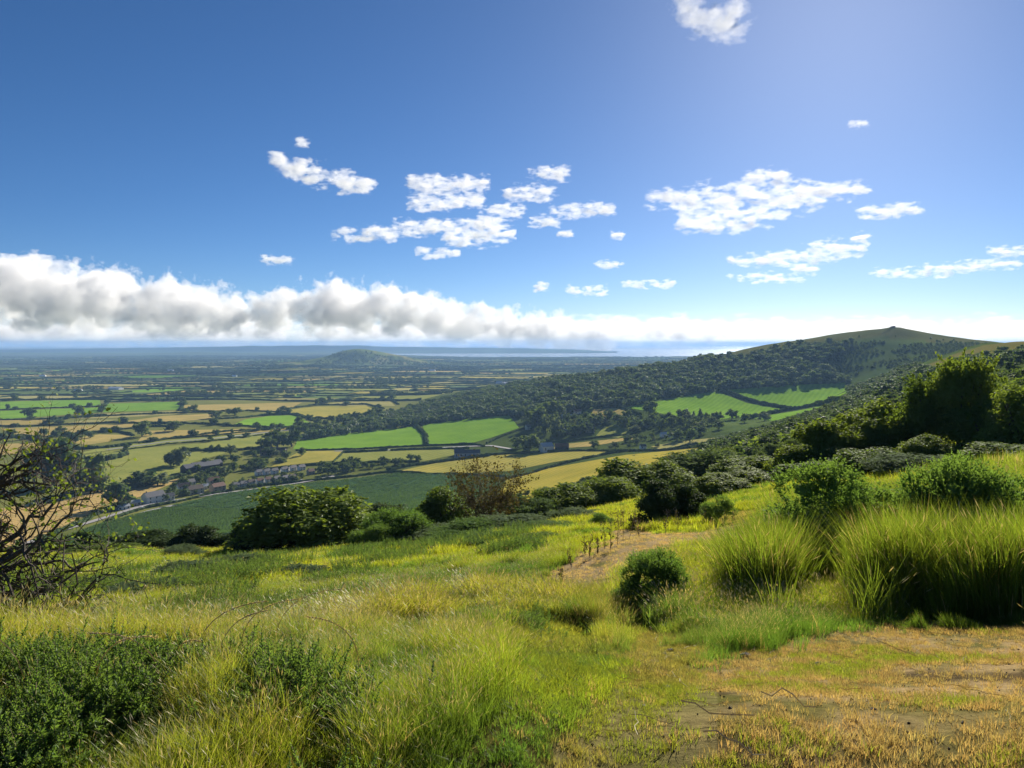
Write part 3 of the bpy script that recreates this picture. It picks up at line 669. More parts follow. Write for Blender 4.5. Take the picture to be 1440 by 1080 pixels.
# ------------------------------------------------------------------ woods (read as masses) and the trees one can tell apart
def sample_poly(poly, n, d0, d1):
    """points evenly spread on the ground among those seen inside an outline."""
    b = np.array(poly, float); out = []
    x0, x1 = (b[:, 0].min() - 720) / F, (b[:, 0].max() - 720) / F
    tries = 0
    while sum(map(len, out)) < n and tries < 60:
        tries += 1; d = np.sqrt(rng.uniform(d0 ** 2, d1 ** 2, 4000)); x = rng.uniform(x0, x1, 4000) * d; z = zat(x, d); Q = np.stack([x, d, z], -1)
        px, py = project(Q); Q = Q[in_poly(px, py, poly)]
        if len(Q): out.append(Q)
    Q = np.concatenate(out) if out else np.zeros((0, 3)); return Q[:n]
def thin(Q, dist):
    keep, cell = [], {}
    for i, (x, y, _) in enumerate(Q):
        kx_, ky_ = int(x // dist), int(y // dist)
        if any((Q[j, 0] - x) ** 2 + (Q[j, 1] - y) ** 2 < dist * dist for a in (-1, 0, 1) for b_ in (-1, 0, 1) for j in cell.get((kx_ + a, ky_ + b_), ())): continue
        cell.setdefault((kx_, ky_), []).append(i); keep.append(i)
    return Q[keep]
def wood(name, Q, meshes, h0, h1, label, wide=1.0):
    for k, me in enumerate(meshes):
        q = Q[k::len(meshes)]; n = len(q); h = rng.uniform(h0, h1, n); q = q.copy(); q[:, 2] -= h * .05
        scatter(name, q, me, 'tree', np.stack([h * wide * rng.uniform(.85, 1.2, n), h * wide * rng.uniform(.85, 1.2, n), h], -1), label=label)
RIDGE = [(414,626),(440,610),(500,597),(560,580),(640,560),(700,548),(760,538),(850,528),(930,517),(990,506),(1060,502),(1090,492),(1140,486),(1200,484),(1165,508),(1150,520),(1190,531),(1195,540),(1150,541),(1100,545),(1010,550),(940,560),(900,570),(840,575),(790,582),(733,588),(716,584),(660,590),(590,598),(560,603),(480,612),(420,621)]
Q = thin(sample_poly(RIDGE, 9000, 1250, 2100), 10.5); wood('ridge_woodland', Q, WOODM + FARM[:2] + PALEM[:1] + WOODM[:2], 8, 19, 'dark broadleaf wood covering the long ridge', 1.25)
PEAK = [(1140,492),(1200,482),(1280,478),(1390,484),(1340,500),(1290,515),(1200,548),(1190,530),(1150,520)]
Q = thin(sample_poly(PEAK, 6000, 1250, 1800), 7.5); Q = Q[fbm(Q[:, 0] / 55, Q[:, 1] / 55, 71, 3) > .40]; wood('peak_scrub', Q, BUSHM, 3, 6.5, 'dark scrub dotted over the rocky topped hill', 1.3)
CR = [(740,546),(850,523),(950,511),(1050,495),(1200,474),(1258,466),(1385,482),(1385,486),(1250,472),(1130,488),(1000,510),(850,536)]
Q = thin(sample_poly(CR, 500, 1500, 2000), 20); Q = Q[fbm(Q[:, 0] / 60, Q[:, 1] / 60, 72, 3) > .55]; wood('crest_scrub', Q, BUSHM, 2, 4, 'low bushes along the grassy crest', 1.3)
SPUR = [(1195,560),(1190,548),(1240,532),(1290,516),(1320,514),(1340,508),(1440,494),(1500,492),(1500,530),(1440,520),(1320,535),(1250,560),(1200,575),(1180,572)]
Q = thin(sample_poly(SPUR, 5000, 420, 1250), 7.5); _px, _py = project(Q); Q = Q[(fbm(Q[:, 0] / 45, Q[:, 1] / 45, 73, 3) > .36) & ~in_poly(_px, _py, [(1290,520),(1335,499),(1388,482),(1470,470),(1470,492),(1400,502),(1350,511),(1310,526)])]; wood('spur_scrub', Q, WOODM, 5, 9, 'dense scrub and small trees on the nearer spur', 1.25)
KN = sample_poly([(440,510),(480,494),(510,492),(560,506),(610,512),(560,516),(480,517)], 500, 5400, 6500)
wood('knoll_trees', KN, BUSHM, 8, 14, 'trees and hedges on the lone distant hill', 1.4)
# clumps of trees all over the far plain
far_q = []
for k in range(230):
    d = 2300 * math.exp(random.random() ** .8 * 1.35); px = random.uniform(-80, 1000 if d > 3800 else 620); x = (px - 720) / F * d
    n = random.randint(3, 26); ln = random.uniform(20, 130) * (d / 2500); a = random.uniform(-.35, .35)
    t = rng.uniform(-1, 1, n) * ln; far_q.append(np.stack([x + t * math.cos(a) + rng.normal(0, 9, n), d + t * math.sin(a) + rng.normal(0, 12, n), 0 * t], -1))
far_q = np.concatenate(far_q); far_q[:, 2] = zat(far_q[:, 0], far_q[:, 1]); far_q = far_q[far_q[:, 2] < -120]
wood('far_copses', far_q, FARM[:2], 7, 13, 'countless small trees in the hedges of the far plain', 1.3)
band = np.stack([rng.uniform(-1, .55, 2600), np.exp(rng.uniform(math.log(5200), math.log(9000), 2600)), np.zeros(2600)], -1); band[:, 0] *= band[:, 1] * .75; band[:, 2] = zat(band[:, 0], band[:, 1])
band = band[(fbm(band[:, 0] / 700, band[:, 1] / 900, 81, 3) > .5) & (band[:, 2] < -150)]
wood('distant_woods', band, FARM[2:3], 9, 15, 'dark bands of distant woods across the plain', 3.2)

def far_tree(px, py, hpx, wpx, me, label, group=None, name='tree', P0=None):
    g = ground_at(px, py)[0] if P0 is None else P0; d = g[1]; h = hpx / F * d; wd = wpx / F * d / .85
    o = obj(name, me, None, (g[0], g[1], g[2] - h * .04)); o.scale = (wd, wd, h); o.rotation_euler = (0, 0, random.uniform(0, 6.28))
    return tag(o, label, 'tree' if name != 'shrub' else 'shrub', group)
POP = far_tree_mesh('poplar', col_blobs(7, 9, .8), 500, .05, 7, [M['leaf_far'], M['bark']])
for a in [(137,692,58,30,POP,'tall narrow columnar tree by the dark shrubs','poplar'),(167,714,40,38,FARM[0],'round dark tree at the near end of the village street'),
          (75,682,72,56,FARM[1],'tallest dark tree of the clump behind bare branches'),(48,684,60,40,FARM[2],'dark tree at the outer edge of the tall clump'),(105,680,50,44,FARM[3],'dark tree at the inner edge of the tall clump'),
          (118,692,34,38,FARM[2],'low dark tree against the foot of the columnar tree'),
          (252,655,30,34,PALEM[0],'pale round tree above the dark glasshouse'),(240,656,22,20,FARM[0],'small round tree beside the pale round tree'),
          (205,684,24,42,FARM[3],'spreading grey green tree on the rough meadow'),(222,683,20,30,PALEM[1],'pale spreading tree on the rough meadow'),(190,686,18,30,FARM[1],'low dark tree on the edge of the rough meadow'),
          (200,614,24,26,FARM[0],'dark round tree in the tan hayfields'),(244,606,16,24,FARM[1],'dark tree standing where hayfield hedges meet'),(303,588,12,18,FARM[2],'round tree on the hedge left of the curved pasture'),(330,584,12,22,FARM[3],'broad tree behind the curved pasture'),
          (41,588,16,17,FARM[2],'lone tree on the bright green pasture hedge'),(110,584,16,14,FARM[1],'upright tree on the hedge of the pale wedge'),(420,602,18,14,FARM[0],'dark tree at the tip of the ridge wood'),
          (390,630,30,34,FARM[1],'tall dark tree in the clump before the ridge wood'),(375,634,22,24,FARM[2],'dark tree at the left of the clump before the ridge wood'),(410,628,26,30,FARM[3],'dark tree at the right of the clump before the ridge wood'),(324,640,18,16,PALEM[0],'pale tree by the bushy meadow hedge'),
          (755,600,30,34,FARM[0],'large round tree at the edge of the church village'),(778,588,28,28,FARM[3],'round dark tree high in the church village'),(768,612,30,14,PALEM[1],'tall pale tree beside the greenhouses'),(782,612,30,16,PALEM[0],'second tall pale tree beside the greenhouses'),
          (742,636,28,34,FARM[1],'dark tree left of the white barn'),(728,630,18,22,FARM[2],'small dark tree left of the dark barn tree'),(758,634,20,16,FARM[3],'small dark tree touching the white barn'),
          (914,586,24,22,FARM[0],'dark tree at the corner of the upland field'),(975,592,16,10,CONEM,'pointed conifer in the village row','conifer'),(985,590,18,12,CONEM,'tallest pointed conifer in the village row','conifer'),(970,622,22,20,FARM[1],'round tree by the lower gardens'),
          (952,620,18,24,FARM[2],'dark round tree before the lower gardens'),(1169,566,10,12,FARM[1],'small round tree on the upland hedge'),(1075,592,14,18,PALEM[0],'pale round tree below the upland fields')]:
    far_tree(*a[:6], name=a[6] if len(a) > 6 else 'tree')
GROVE = []
def grove(poly, n, h0, h1, label, group, meshes, sp=.012):
    b = np.array(poly, float); k = 0; used = []; tries = 0
    while k < n:
        tries += 1
        px, py = random.uniform(b[:, 0].min(), b[:, 0].max()), random.uniform(b[:, 1].min(), b[:, 1].max())
        if not in_poly([px], [py], poly)[0]: continue
        if any(abs(px - a) < 5 and abs(py - c_) < 3 for a, c_ in used) and tries < 60 * n: continue
        used.append((px, py)); k += 1; h = random.uniform(h0, h1)
        q_ = random.uniform(.8, 1.3); GROVE.append((far_tree(px, py, h, h * q_, random.choice(meshes), label, group), px, py, h, q_))
grove([(735,592),(760,580),(800,590),(840,590),(880,590),(930,592),(985,588),(1040,590),(1060,596),(1020,606),(980,612),(940,606),(905,602),(895,612),(850,590),(830,612),(780,616),(740,606)], 86, 9, 18, 'dark rounded tree among the houses under the ridge', 'trees of the village under the ridge', FARM + FARM + [PALEM[0], CONEM])
grove([(860,625),(905,612),(940,618),(925,630),(880,634),(800,632),(830,626)], 16, 6, 12, 'small round tree in the gardens below the village', 'trees in the lower village gardens', FARM + PALEM)
grove([(262,668),(300,652),(330,650),(360,640),(410,636),(430,640),(370,660),(335,668),(305,688),(262,700),(225,708),(240,690)], 64, 7, 15, 'garden tree between the roofs of the roadside village', 'trees of the roadside village', FARM + PALEM[:1] + BUSHM)
grove([(318,684),(350,676),(400,670),(440,666),(440,672),(400,680),(350,688),(318,692)], 20, 5, 9, 'garden tree along the terraces', 'garden trees along the terraces', FARM + BUSHM)
grove([(430,668),(450,656),(520,648),(590,646),(600,652),(520,660),(470,668)], 22, 8, 14, 'dark tree in the belt beside the terrace', 'trees in the belt beside the terrace', FARM)
grove([(80,612),(130,608),(150,620),(100,628),(60,622),(0,622),(0,610)], 12, 9, 15, 'bushy tree on the thick plain hedge', 'trees on the thick plain hedge', FARM + PALEM[:1])
grove([(405,610),(440,596),(500,588),(540,584),(480,600),(430,618)], 22, 9, 15, 'dark tree on the fringe of the ridge wood', 'trees on the fringe of the ridge wood', FARM)
# single trees along the traced hedges and on the near plain
for lab, h, ln in HEDGES[21:]:
    ln = np.array(ln, float)
    for t, od in zip(sorted(random.uniform(0, len(ln) - 1.001) for _ in range(4)), ('leftmost', 'second', 'third', 'rightmost')):
        i = int(t); p = ln[i] + (ln[i + 1] - ln[i]) * (t - i)
        far_tree(p[0], p[1] + .5, random.uniform(5, 11), random.uniform(6, 13), random.choice(FARM), od + ' small dark tree in the ' + lab, 'hedgerow trees on the near plain')
# ------------------------------------------------------------------ maize rows
for poly in (FIELDS[0][2], FIELDS[1][2]):
    Q = sample_poly(poly, 6500, 450, 1000); n = len(Q)
    V, q = [], []
    r_ = np.random.default_rng(4)
    Cn = np.stack([r_.uniform(-2.6, 2.6, 26), r_.uniform(-.5, .5, 26), r_.uniform(.7, 1.9, 26)], -1)
    lv, lq = leaf_quads(Cn, r_.normal(size=(26, 3)) + np.array([0, 0, .8]), .55, .45, r_)
    mm = npmesh('maize_clump', lv, tri(lq), M['maize'] if 'maize' in M else M.setdefault('maize', leaf_mat('maize_leaves', (.06, .125, .05), (.10, .18, .065), .4, spec=.15)))
    scatter('maize_crop', Q, mm, 'maize_clump', rng.uniform(.8, 1.2, n), np.stack([np.zeros(n), np.zeros(n), .35 + rng.normal(0, .06, n)], -1), label='rows of tall dark green maize')

# ------------------------------------------------------------------ buildings
def box(x0, x1, y0, y1, z0, z1):
    V = np.array([(x, y, z) for x in (x0, x1) for y in (y0, y1) for z in (z0, z1)], float)
    q = np.array([(0, 1, 3, 2), (4, 6, 7, 5), (0, 4, 5, 1), (2, 3, 7, 6), (0, 2, 6, 4), (1, 5, 7, 3)]); return V, q
_cache = {}
def cached(key, fn):
    if key not in _cache: _cache[key] = fn()
    return _cache[key]
def gable(w_, d_, h, rh):
    V = np.array([(-w_, -d_, 0), (w_, -d_, 0), (w_, d_, 0), (-w_, d_, 0), (-w_, -d_, h), (w_, -d_, h), (w_, d_, h), (-w_, d_, h), (-w_, 0, h + rh), (w_, 0, h + rh)], float)
    return V, [np.array([(0, 1, 5, 4), (2, 3, 7, 6), (3, 2, 1, 0)]), np.array([(1, 2, 6), (1, 6, 5), (5, 6, 9), (3, 0, 4), (3, 4, 7), (7, 4, 8)])]
def roof_geo(w_, d_, h, rh, over=.35, th=.18):
    sl = rh / d_; W2 = w_ + over; D2 = d_ + over; z0 = h - sl * over + .02
    V = [(-W2, -D2, z0), (W2, -D2, z0), (W2, 0, h + rh + .02), (-W2, 0, h + rh + .02), (W2, D2, z0), (-W2, D2, z0)]
    V = np.array(V + [(x, y, z + th) for x, y, z in V], float)
    q = np.array([(6, 7, 8, 9), (9, 8, 10, 11), (1, 0, 3, 2), (2, 3, 5, 4), (0, 1, 7, 6), (4, 5, 11, 10)]); t = np.array([(1, 2, 8), (1, 8, 7), (2, 4, 10), (2, 10, 8), (3, 0, 6), (3, 6, 9), (5, 3, 9), (5, 9, 11)])
    return V, [q, t]
LM = []
def house(px, py, wpx, hpx, label, wall='white', roof='slate', rz=0, deep=.55, cols=4, storeys=2, chim=1, kind='house', cat='house', porch=False, group=None):
    if kind == 'house': wpx *= .82; hpx *= .82
    g = ground_at(px, py)[0]; d = g[1]; W_ = wpx / F * d / 2; H = hpx / F * d; h = H * .62; rh = H * .38; D = max(W_ * deep, 2.6)
    rt = empty(kind, (g[0], g[1], g[2] - .2), rz); tag(rt, label, cat, group); LM.append((px, py, label))
    V, p = gable(W_, D, h, rh); obj('wall', npmesh('wall', V, p, M[wall]), rt)
    V, p = roof_geo(W_, D, h, rh); rf = obj('roof', npmesh('roof', V, p, M[roof]), rt)
    for c in range(chim):
        cx = (-.75 + 1.5 * c / max(chim - 1, 1)) * W_; V, q = box(cx - .4, cx + .4, -.35, .35, h + rh - .5, h + rh + 1.1); obj('chimney', npmesh('chimney', V, q, M['browntile']), rf)
    if cols:
        ww = min(W_ * 2 / cols * .42, 1.3); sh = h / storeys
        for sgn in (-1, 1):
            for s_ in range(storeys):
                for c in range(cols):
                    x = -W_ + (c + .5) * 2 * W_ / cols; z = sh * (s_ + .58)
                    if s_ == 0 and c == cols // 2 and sgn < 0:
                        V, q = box(x - .5, x + .5, -D - .06, -D + .1, .05, min(2.1, sh * .85)); obj('door', npmesh('door', V, q, M['door']), rt); continue
                    def mk(ww=ww, sh=sh):
                        V, q = box(-ww / 2, ww / 2, -.05, .05, -sh * .24, sh * .24); return npmesh('window', V, q, M['glass'])
                    o = obj('window', cached((round(ww, 2), round(sh, 2)), mk), rt); o.location = (x, sgn * (D + .03), z)
    return rt
STREET = math.atan2(*(ground_at(400, 672)[0] - ground_at(300, 692)[0])[[1, 0]])
for a in [
 (173,716,20,9,'low white shed at the near end of the village street','white','sheet'),
 (189,711,18,10,'low pale shed beside the first white house','grey','sheet'),
 (216,706,34,19,'large white house nearest the maize corner','white','slate'),
 (236,703,20,12,'white extension joined beside the large white house','white','slate'),
 (258,690,20,14,'white gabled house among dark trees','white','browntile'),
 (274,694,26,15,'brown roofed bungalow with wide roof','cream','browntile'),
 (268,683,14,12,'white fronted cottage behind the brown bungalow','white','slate'),
 (306,690,24,14,'red brown roofed house beside the hedge','stone','tile'),
 (300,682,20,14,'pinkish roofed house behind the hedge trees','cream','tile'),
 (288,688,12,10,'tiny white garage behind the bungalow','white','sheet')]:
    house(*a, rz=STREET + random.uniform(-.15, .15), cols=3, storeys=1 if a[3] < 13 else 2, chim=1 if a[3] > 11 else 0)
for i, (px, py, wl, rf, lb) in enumerate([(331,686,'grey','slate','grey terraced house at the near end of the front row'),(342,684,'grey','slate','second grey terraced house of the front row'),(353,682,'grey','browntile','brown roofed terraced house in the front row'),(365,680,'white','tile','white terraced house with red roof mid front row'),
        (377,678,'white','tile','white red roofed house beside the cream one'),(389,677,'white','slate','white slate roofed house in the front row'),(401,676,'cream','slate','cream house toward the far end of the front row'),(411,675,'cream','browntile','cream brown roofed house at the far end of the front row'),
        (364,668,'white','slate','white terraced house at the near end of the back row'),(375,667,'white','slate','second white terraced house of the back row'),(386,666,'white','slate','third white terraced house of the back row'),(400,664,'white','slate','white house of the back row beside the dark gap'),(412,662,'white','slate','long white house of the back row'),(424,661,'white','slate','white house at the far end of the back row'),(437,667,'stone','tile','stone house with red roof beyond the terrace')]):
    house(px, py, 12, 10, lb, wl, rf, STREET, .5, 2, 2, 1)
house(282, 662, 52, 12, 'long dark low glasshouse behind the village', 'dark', 'slate', STREET + .02, .3, 0, 1, 0, 'glasshouse', 'greenhouse')
house(290, 658, 44, 10, 'second long dark glasshouse range behind the first', 'dark', 'slate', STREET + .02, .3, 0, 1, 0, 'glasshouse', 'greenhouse')
house(657, 643, 36, 11, 'long pale barn with a dark roof on the field edge', 'grey', 'slate', .12, .3, 6, 1, 0, 'barn', 'barn')
house(646, 640, 14, 9, 'dark lean-to barn against the long pale barn', 'dark', 'slate', .12, .5, 0, 1, 0, 'barn', 'barn')
house(768, 635, 18, 13, 'white barn with a pale grey roof by the hedge', 'white', 'sheet', .5, .7, 2, 1, 0, 'barn', 'barn')
house(790, 633, 19, 10, 'dark red barn beside the white barn', 'dark', 'tile', .05, .5, 0, 1, 0, 'barn', 'barn')
for a in [(796,604,17,6,'pale greenhouse, upper of the two white ranges','white','sheet',0),(796,609,18,6,'pale greenhouse, lower of the two white ranges','white','sheet',0)]:
    house(*a[:4], a[4], a[5], a[6], .05, .4, 0, 1, 0, 'greenhouse', 'greenhouse')
for a in [(818,604,20,11,'slate roofed house right of the greenhouses','grey','slate'),(830,608,16,10,'blue grey roofed house at the village heart','stone','slate'),(745,604,14,10,'brown roofed house beside the bright green field','cream','browntile'),
          (790,582,16,10,'pale roofed house high under the wood','cream','sheet'),(797,590,18,9,'long pale house above the greenhouses','cream','sheet'),(780,578,12,9,'small house right under the wood','stone','browntile'),
          (920,591,10,7,'small white house by the upland field','white','slate'),(901,598,10,7,'white cottage among the village row trees','white','slate'),(936,614,18,8,'white house in the lower gardens','white','sheet'),(948,616,12,7,'white outbuilding in the lower gardens','white','sheet'),
          (904,631,10,8,'white cottage beside the golden field hedge','white','slate'),(383,640,10,14,'tall pale house before the ridge wood','cream','slate'),(395,638,18,11,'stone farmhouse in the clump before the ridge wood','stone','browntile'),(372,640,14,9,'brown roofed cottage left of the farmhouse','stone','tile'),
          (850,592,12,8,'grey roofed cottage behind the paddock','stone','slate'),(812,582,12,8,'red roofed cottage under the wood edge','cream','tile')]:
    house(*a, rz=random.uniform(-.5, .5), cols=2, storeys=2 if a[3] > 9 else 1)
for a in [(163,548,18,4,'long white roofed works far out on the plain','white','sheet'),(110,551,10,4,'pale roofed farm beyond the green strips','white','sheet'),(716,541,16,4,'long pale shed behind the ridge crest','grey','sheet'),(702,540,9,4,'smaller pale shed behind the ridge crest','grey','sheet'),
          (240,522,8,2.5,'tiny white farm far across the plain','white','sheet'),(60,530,8,3,'tiny white house at the edge of the far plain','white','sheet'),(330,530,7,3,'tiny pale farmhouse in the middle plain','white','sheet'),(608,522,8,2.5,'tiny white shed beyond the lone hill','white','sheet')]:
    house(*a, rz=random.uniform(-.3, .3), cols=0, chim=0, kind='farm_building', cat='building')

used_lab = set()
for o, px, py, h, q_ in sorted(GROVE, key=lambda t_: -t_[3]):
    size = ('tall' if h > 11 else 'low'); form = ('broad' if q_ > 1.12 else 'slim' if q_ < .92 else 'round')
    near_ = sorted(LM, key=lambda l_: (l_[0] - px) ** 2 + 4 * (l_[1] - py) ** 2)[:7]; done = False
    for lx, ly, ll in near_:
        dx, dy = px - lx, py - ly; relw = ('left of' if dx < 0 else 'right of') if abs(dx) > 1.3 * abs(dy) else ('behind' if dy < 0 else 'in front of')
        for text in (f'{form} tree {relw} the {ll}', f'{size} {form} tree {relw} the {ll}'):
            if text not in used_lab and len(text.split()) <= 16: used_lab.add(text); o['label'] = text; done = True; break
        if done: break
def car(px, py, label, mt):
    g = ground_at(px, py)[0]; rt = empty('parked_car', (g[0], g[1], g[2] + .75), STREET + random.choice((0, math.pi))); tag(rt, label, 'car', 'cars parked along the village street')
    pr = [(-2.1, .3), (-2.1, .75), (-1.95, .9), (-1.1, .98), (-.5, 1.45), (1.0, 1.48), (1.7, .98), (2.1, .9), (2.15, .3)]; V = np.array([(x, y, z) for y in (-.85, .85) for x, z in pr]); n = len(pr)
    obj('body', cached('carbody' + mt, lambda: npmesh('body', V, [np.array([(i, (i + 1) % n, (i + 1) % n + n, i + n) for i in range(n)]), np.array([(0, i + 1, i) for i in range(1, n - 1)] + [(n, n + i, n + i + 1) for i in range(1, n - 1)])], M[mt])), rt)
    for x in (-1.3, 1.35):
        for y in (-.8, .8):
            wv, wq = tube([(0, -.1, 0), (0, .1, 0)], [.32, .32], 8); o = obj('wheel', cached('wheel', lambda: npmesh('wheel', wv, [wq, np.array([[7, 6, 5, 4], [3, 2, 1, 0], [7, 4, 3, 0]])], M['dark'])), rt); o.location = (x, y, .32)
for a in [(200,716,'white car parked by the first white house','white'),(246,706,'white car parked below the white gabled house','white'),(283,697,'pale car beside the brown bungalow','cream'),(318,691,'dark car at the near end of the terrace','slate'),(360,684,'white car before the terrace','white'),(392,680,'red brown car before the terrace','tile'),(424,677,'pale car at the far end of the terrace','cream')]: car(*a)
# rocks on the summit
bm = bmesh.new(); r_ = random.Random(5)
for k in range(16):
    v = bmesh.ops.create_icosphere(bm, subdivisions=1, radius=1)['verts']; x = r_.gauss(0, 12); hh = 3.8 * math.exp(-(x / 10) ** 2) * r_.uniform(.6, 1.1)
    for q in v:
        n_ = 1 + r_.uniform(-.25, .25); q.co = Vector((x + q.co.x * r_.uniform(2, 4) * n_, r_.gauss(0, 1) + q.co.y * 3 * n_, max(-1, hh * .4 + q.co.z * hh * .7 * n_)))
me = bpy.data.meshes.new('summit_rock'); bm.to_mesh(me); bm.free(); me.materials.append(M['rock'])
g = at(1258, 465, 1745); tag(obj('summit_rock', me, None, (g[0], g[1], zat(g[0], g[1]))), 'dark crag crowning the hilltop on the skyline', 'rock')

# ------------------------------------------------------------------ bushes and trees on the near slope
def bush_proto(seed, n, leaf, mat, blobs, name='bush', core=.46, aspect=.6, out=.9, sprays=110, slen=.09):
    V, Ps, mi = crown_geo(blobs, n, leaf, seed, core, out, .7, aspect, sprays, slen)
    cr = npmesh('crown', V, np.concatenate(Ps), M[mat])
    r = np.random.default_rng(seed); parts = []
    for k in range(6):
        a = r.uniform(0, 6.28); e = np.array([.28 * math.cos(a), .28 * math.sin(a), .75]); s0 = np.array([.03 * math.cos(a), .03 * math.sin(a), -.03])
        mid = (s0 + e) / 2 + r.normal(0, .04, 3); tv, tq = tube([s0, mid, e], [.022, .015, .006], 5); parts.append((tv, tri(tq), 0))
    V, Ps, mi = merge(parts); return cr, npmesh('trunk', V, np.concatenate(Ps), M['bark'])
PRO = {
 'haw': [bush_proto(41, 12000, .023, 'leaf_haw', dome_blobs(41, 20)), bush_proto(42, 12000, .023, 'leaf_haw', dome_blobs(42, 24)), bush_proto(43, 12000, .023, 'leaf_haw', dome_blobs(43, 17))],
 'lime': [bush_proto(44, 12000, .024, 'leaf_lime', dome_blobs(44, 20)), bush_proto(45, 12000, .024, 'leaf_lime', dome_blobs(45, 16))],
 'dark': [bush_proto(46, 11000, .023, 'leaf_dark', dome_blobs(46, 22), core=.7), bush_proto(47, 11000, .023, 'leaf_dark', dome_blobs(47, 26), core=.7)],
 'grey': [bush_proto(48, 11000, .025, 'leaf_grey', dome_blobs(48, 26, flat=.8), aspect=.4, out=.5, core=.4, sprays=260, slen=.16), bush_proto(49, 11000, .025, 'leaf_grey', dome_blobs(49, 22, flat=.8), aspect=.4, out=.5, core=.4, sprays=260, slen=.16)],
 'tree': [bush_proto(50, 11000, .019, 'leaf_haw', tree_blobs(50, 22), core=.32, sprays=240, slen=.17), bush_proto(51, 11000, .019, 'leaf_haw', tree_blobs(51, 22), core=.32, sprays=240, slen=.17)],
}
def gorse_proto(seed, n=2600, spr=.15):
    """a mound of upright spiny sprigs."""
    r = np.random.default_rng(seed); B = np.array(dome_blobs(seed, 14)); k = r.integers(0, len(B), n); d = unit(r.normal(size=(n, 3)) + np.array([0, 0, .5]))
    base = B[k, :3] + d * np.stack([B[k, 3], B[k, 3], B[k, 4]], -1) * .85; base[:, 2] = np.maximum(base[:, 2], .02)
    ax = unit(d * .6 + np.array([0, 0, .9]) + r.normal(size=(n, 3)) * .25); Vs, m_ = [], 9
    L_ = spr * r.uniform(.6, 1.3, n); t = np.repeat(r.uniform(0, 1, (n, m_)), 1, 0)
    p = base[:, None] + ax[:, None] * (t * L_[:, None])[..., None]
    side = unit(r.normal(size=(n, m_, 3))); dr = unit(ax[:, None] * .8 + side * .8); ll = (.045 * (1.15 - t) * r.uniform(.7, 1.3, (n, m_)))[..., None]
    wv = unit(np.cross(dr, r.normal(size=dr.shape))) * .008
    V = np.stack([p - wv, p + wv, p + dr * ll], 2).reshape(-1, 3); T = np.arange(len(V)).reshape(-1, 3)
    parts = [(V, T, 0)]
    for b in B:
        v, f = ICO1; v = v * np.array([b[3], b[3], b[4]]) * .45 + b[:3]; v[:, 2] = np.maximum(v[:, 2], 0); parts.append((v, f, 0))
    V, Ps, mi = merge(parts); return npmesh('crown', V, np.concatenate(Ps), M['gorse'])
GOR = [gorse_proto(60), gorse_proto(61), gorse_proto(62)]
def bush(name, label, px, d, wpx, top, kind, cat='bush', group=None, flat=None):
    x = (px - 720) / F * d; z = float(zat(x, d)); h = max((HOR - top) / F * d * 1.0 - z, .35); wd = wpx / F * d / .86
    rt = empty(name, (x, d, z - .03 * h), random.uniform(0, 6.28)); rt.scale = (wd, wd, h); tag(rt, label, cat, group)
    if kind == 'gorse':
        obj('crown', random.choice(GOR), rt)
        tv, tq = tube([(0, 0, -.02), (.02, 0, .3), (.05, .02, .6)], [.03, .022, .01], 5); obj('stem', cached('gstem', lambda: npmesh('stem', tv, tq, M['bark'])), rt)
    else:
        cr, tr = random.choice(PRO[kind]); obj('crown', cr, rt); obj('trunk', tr, rt)
    return rt
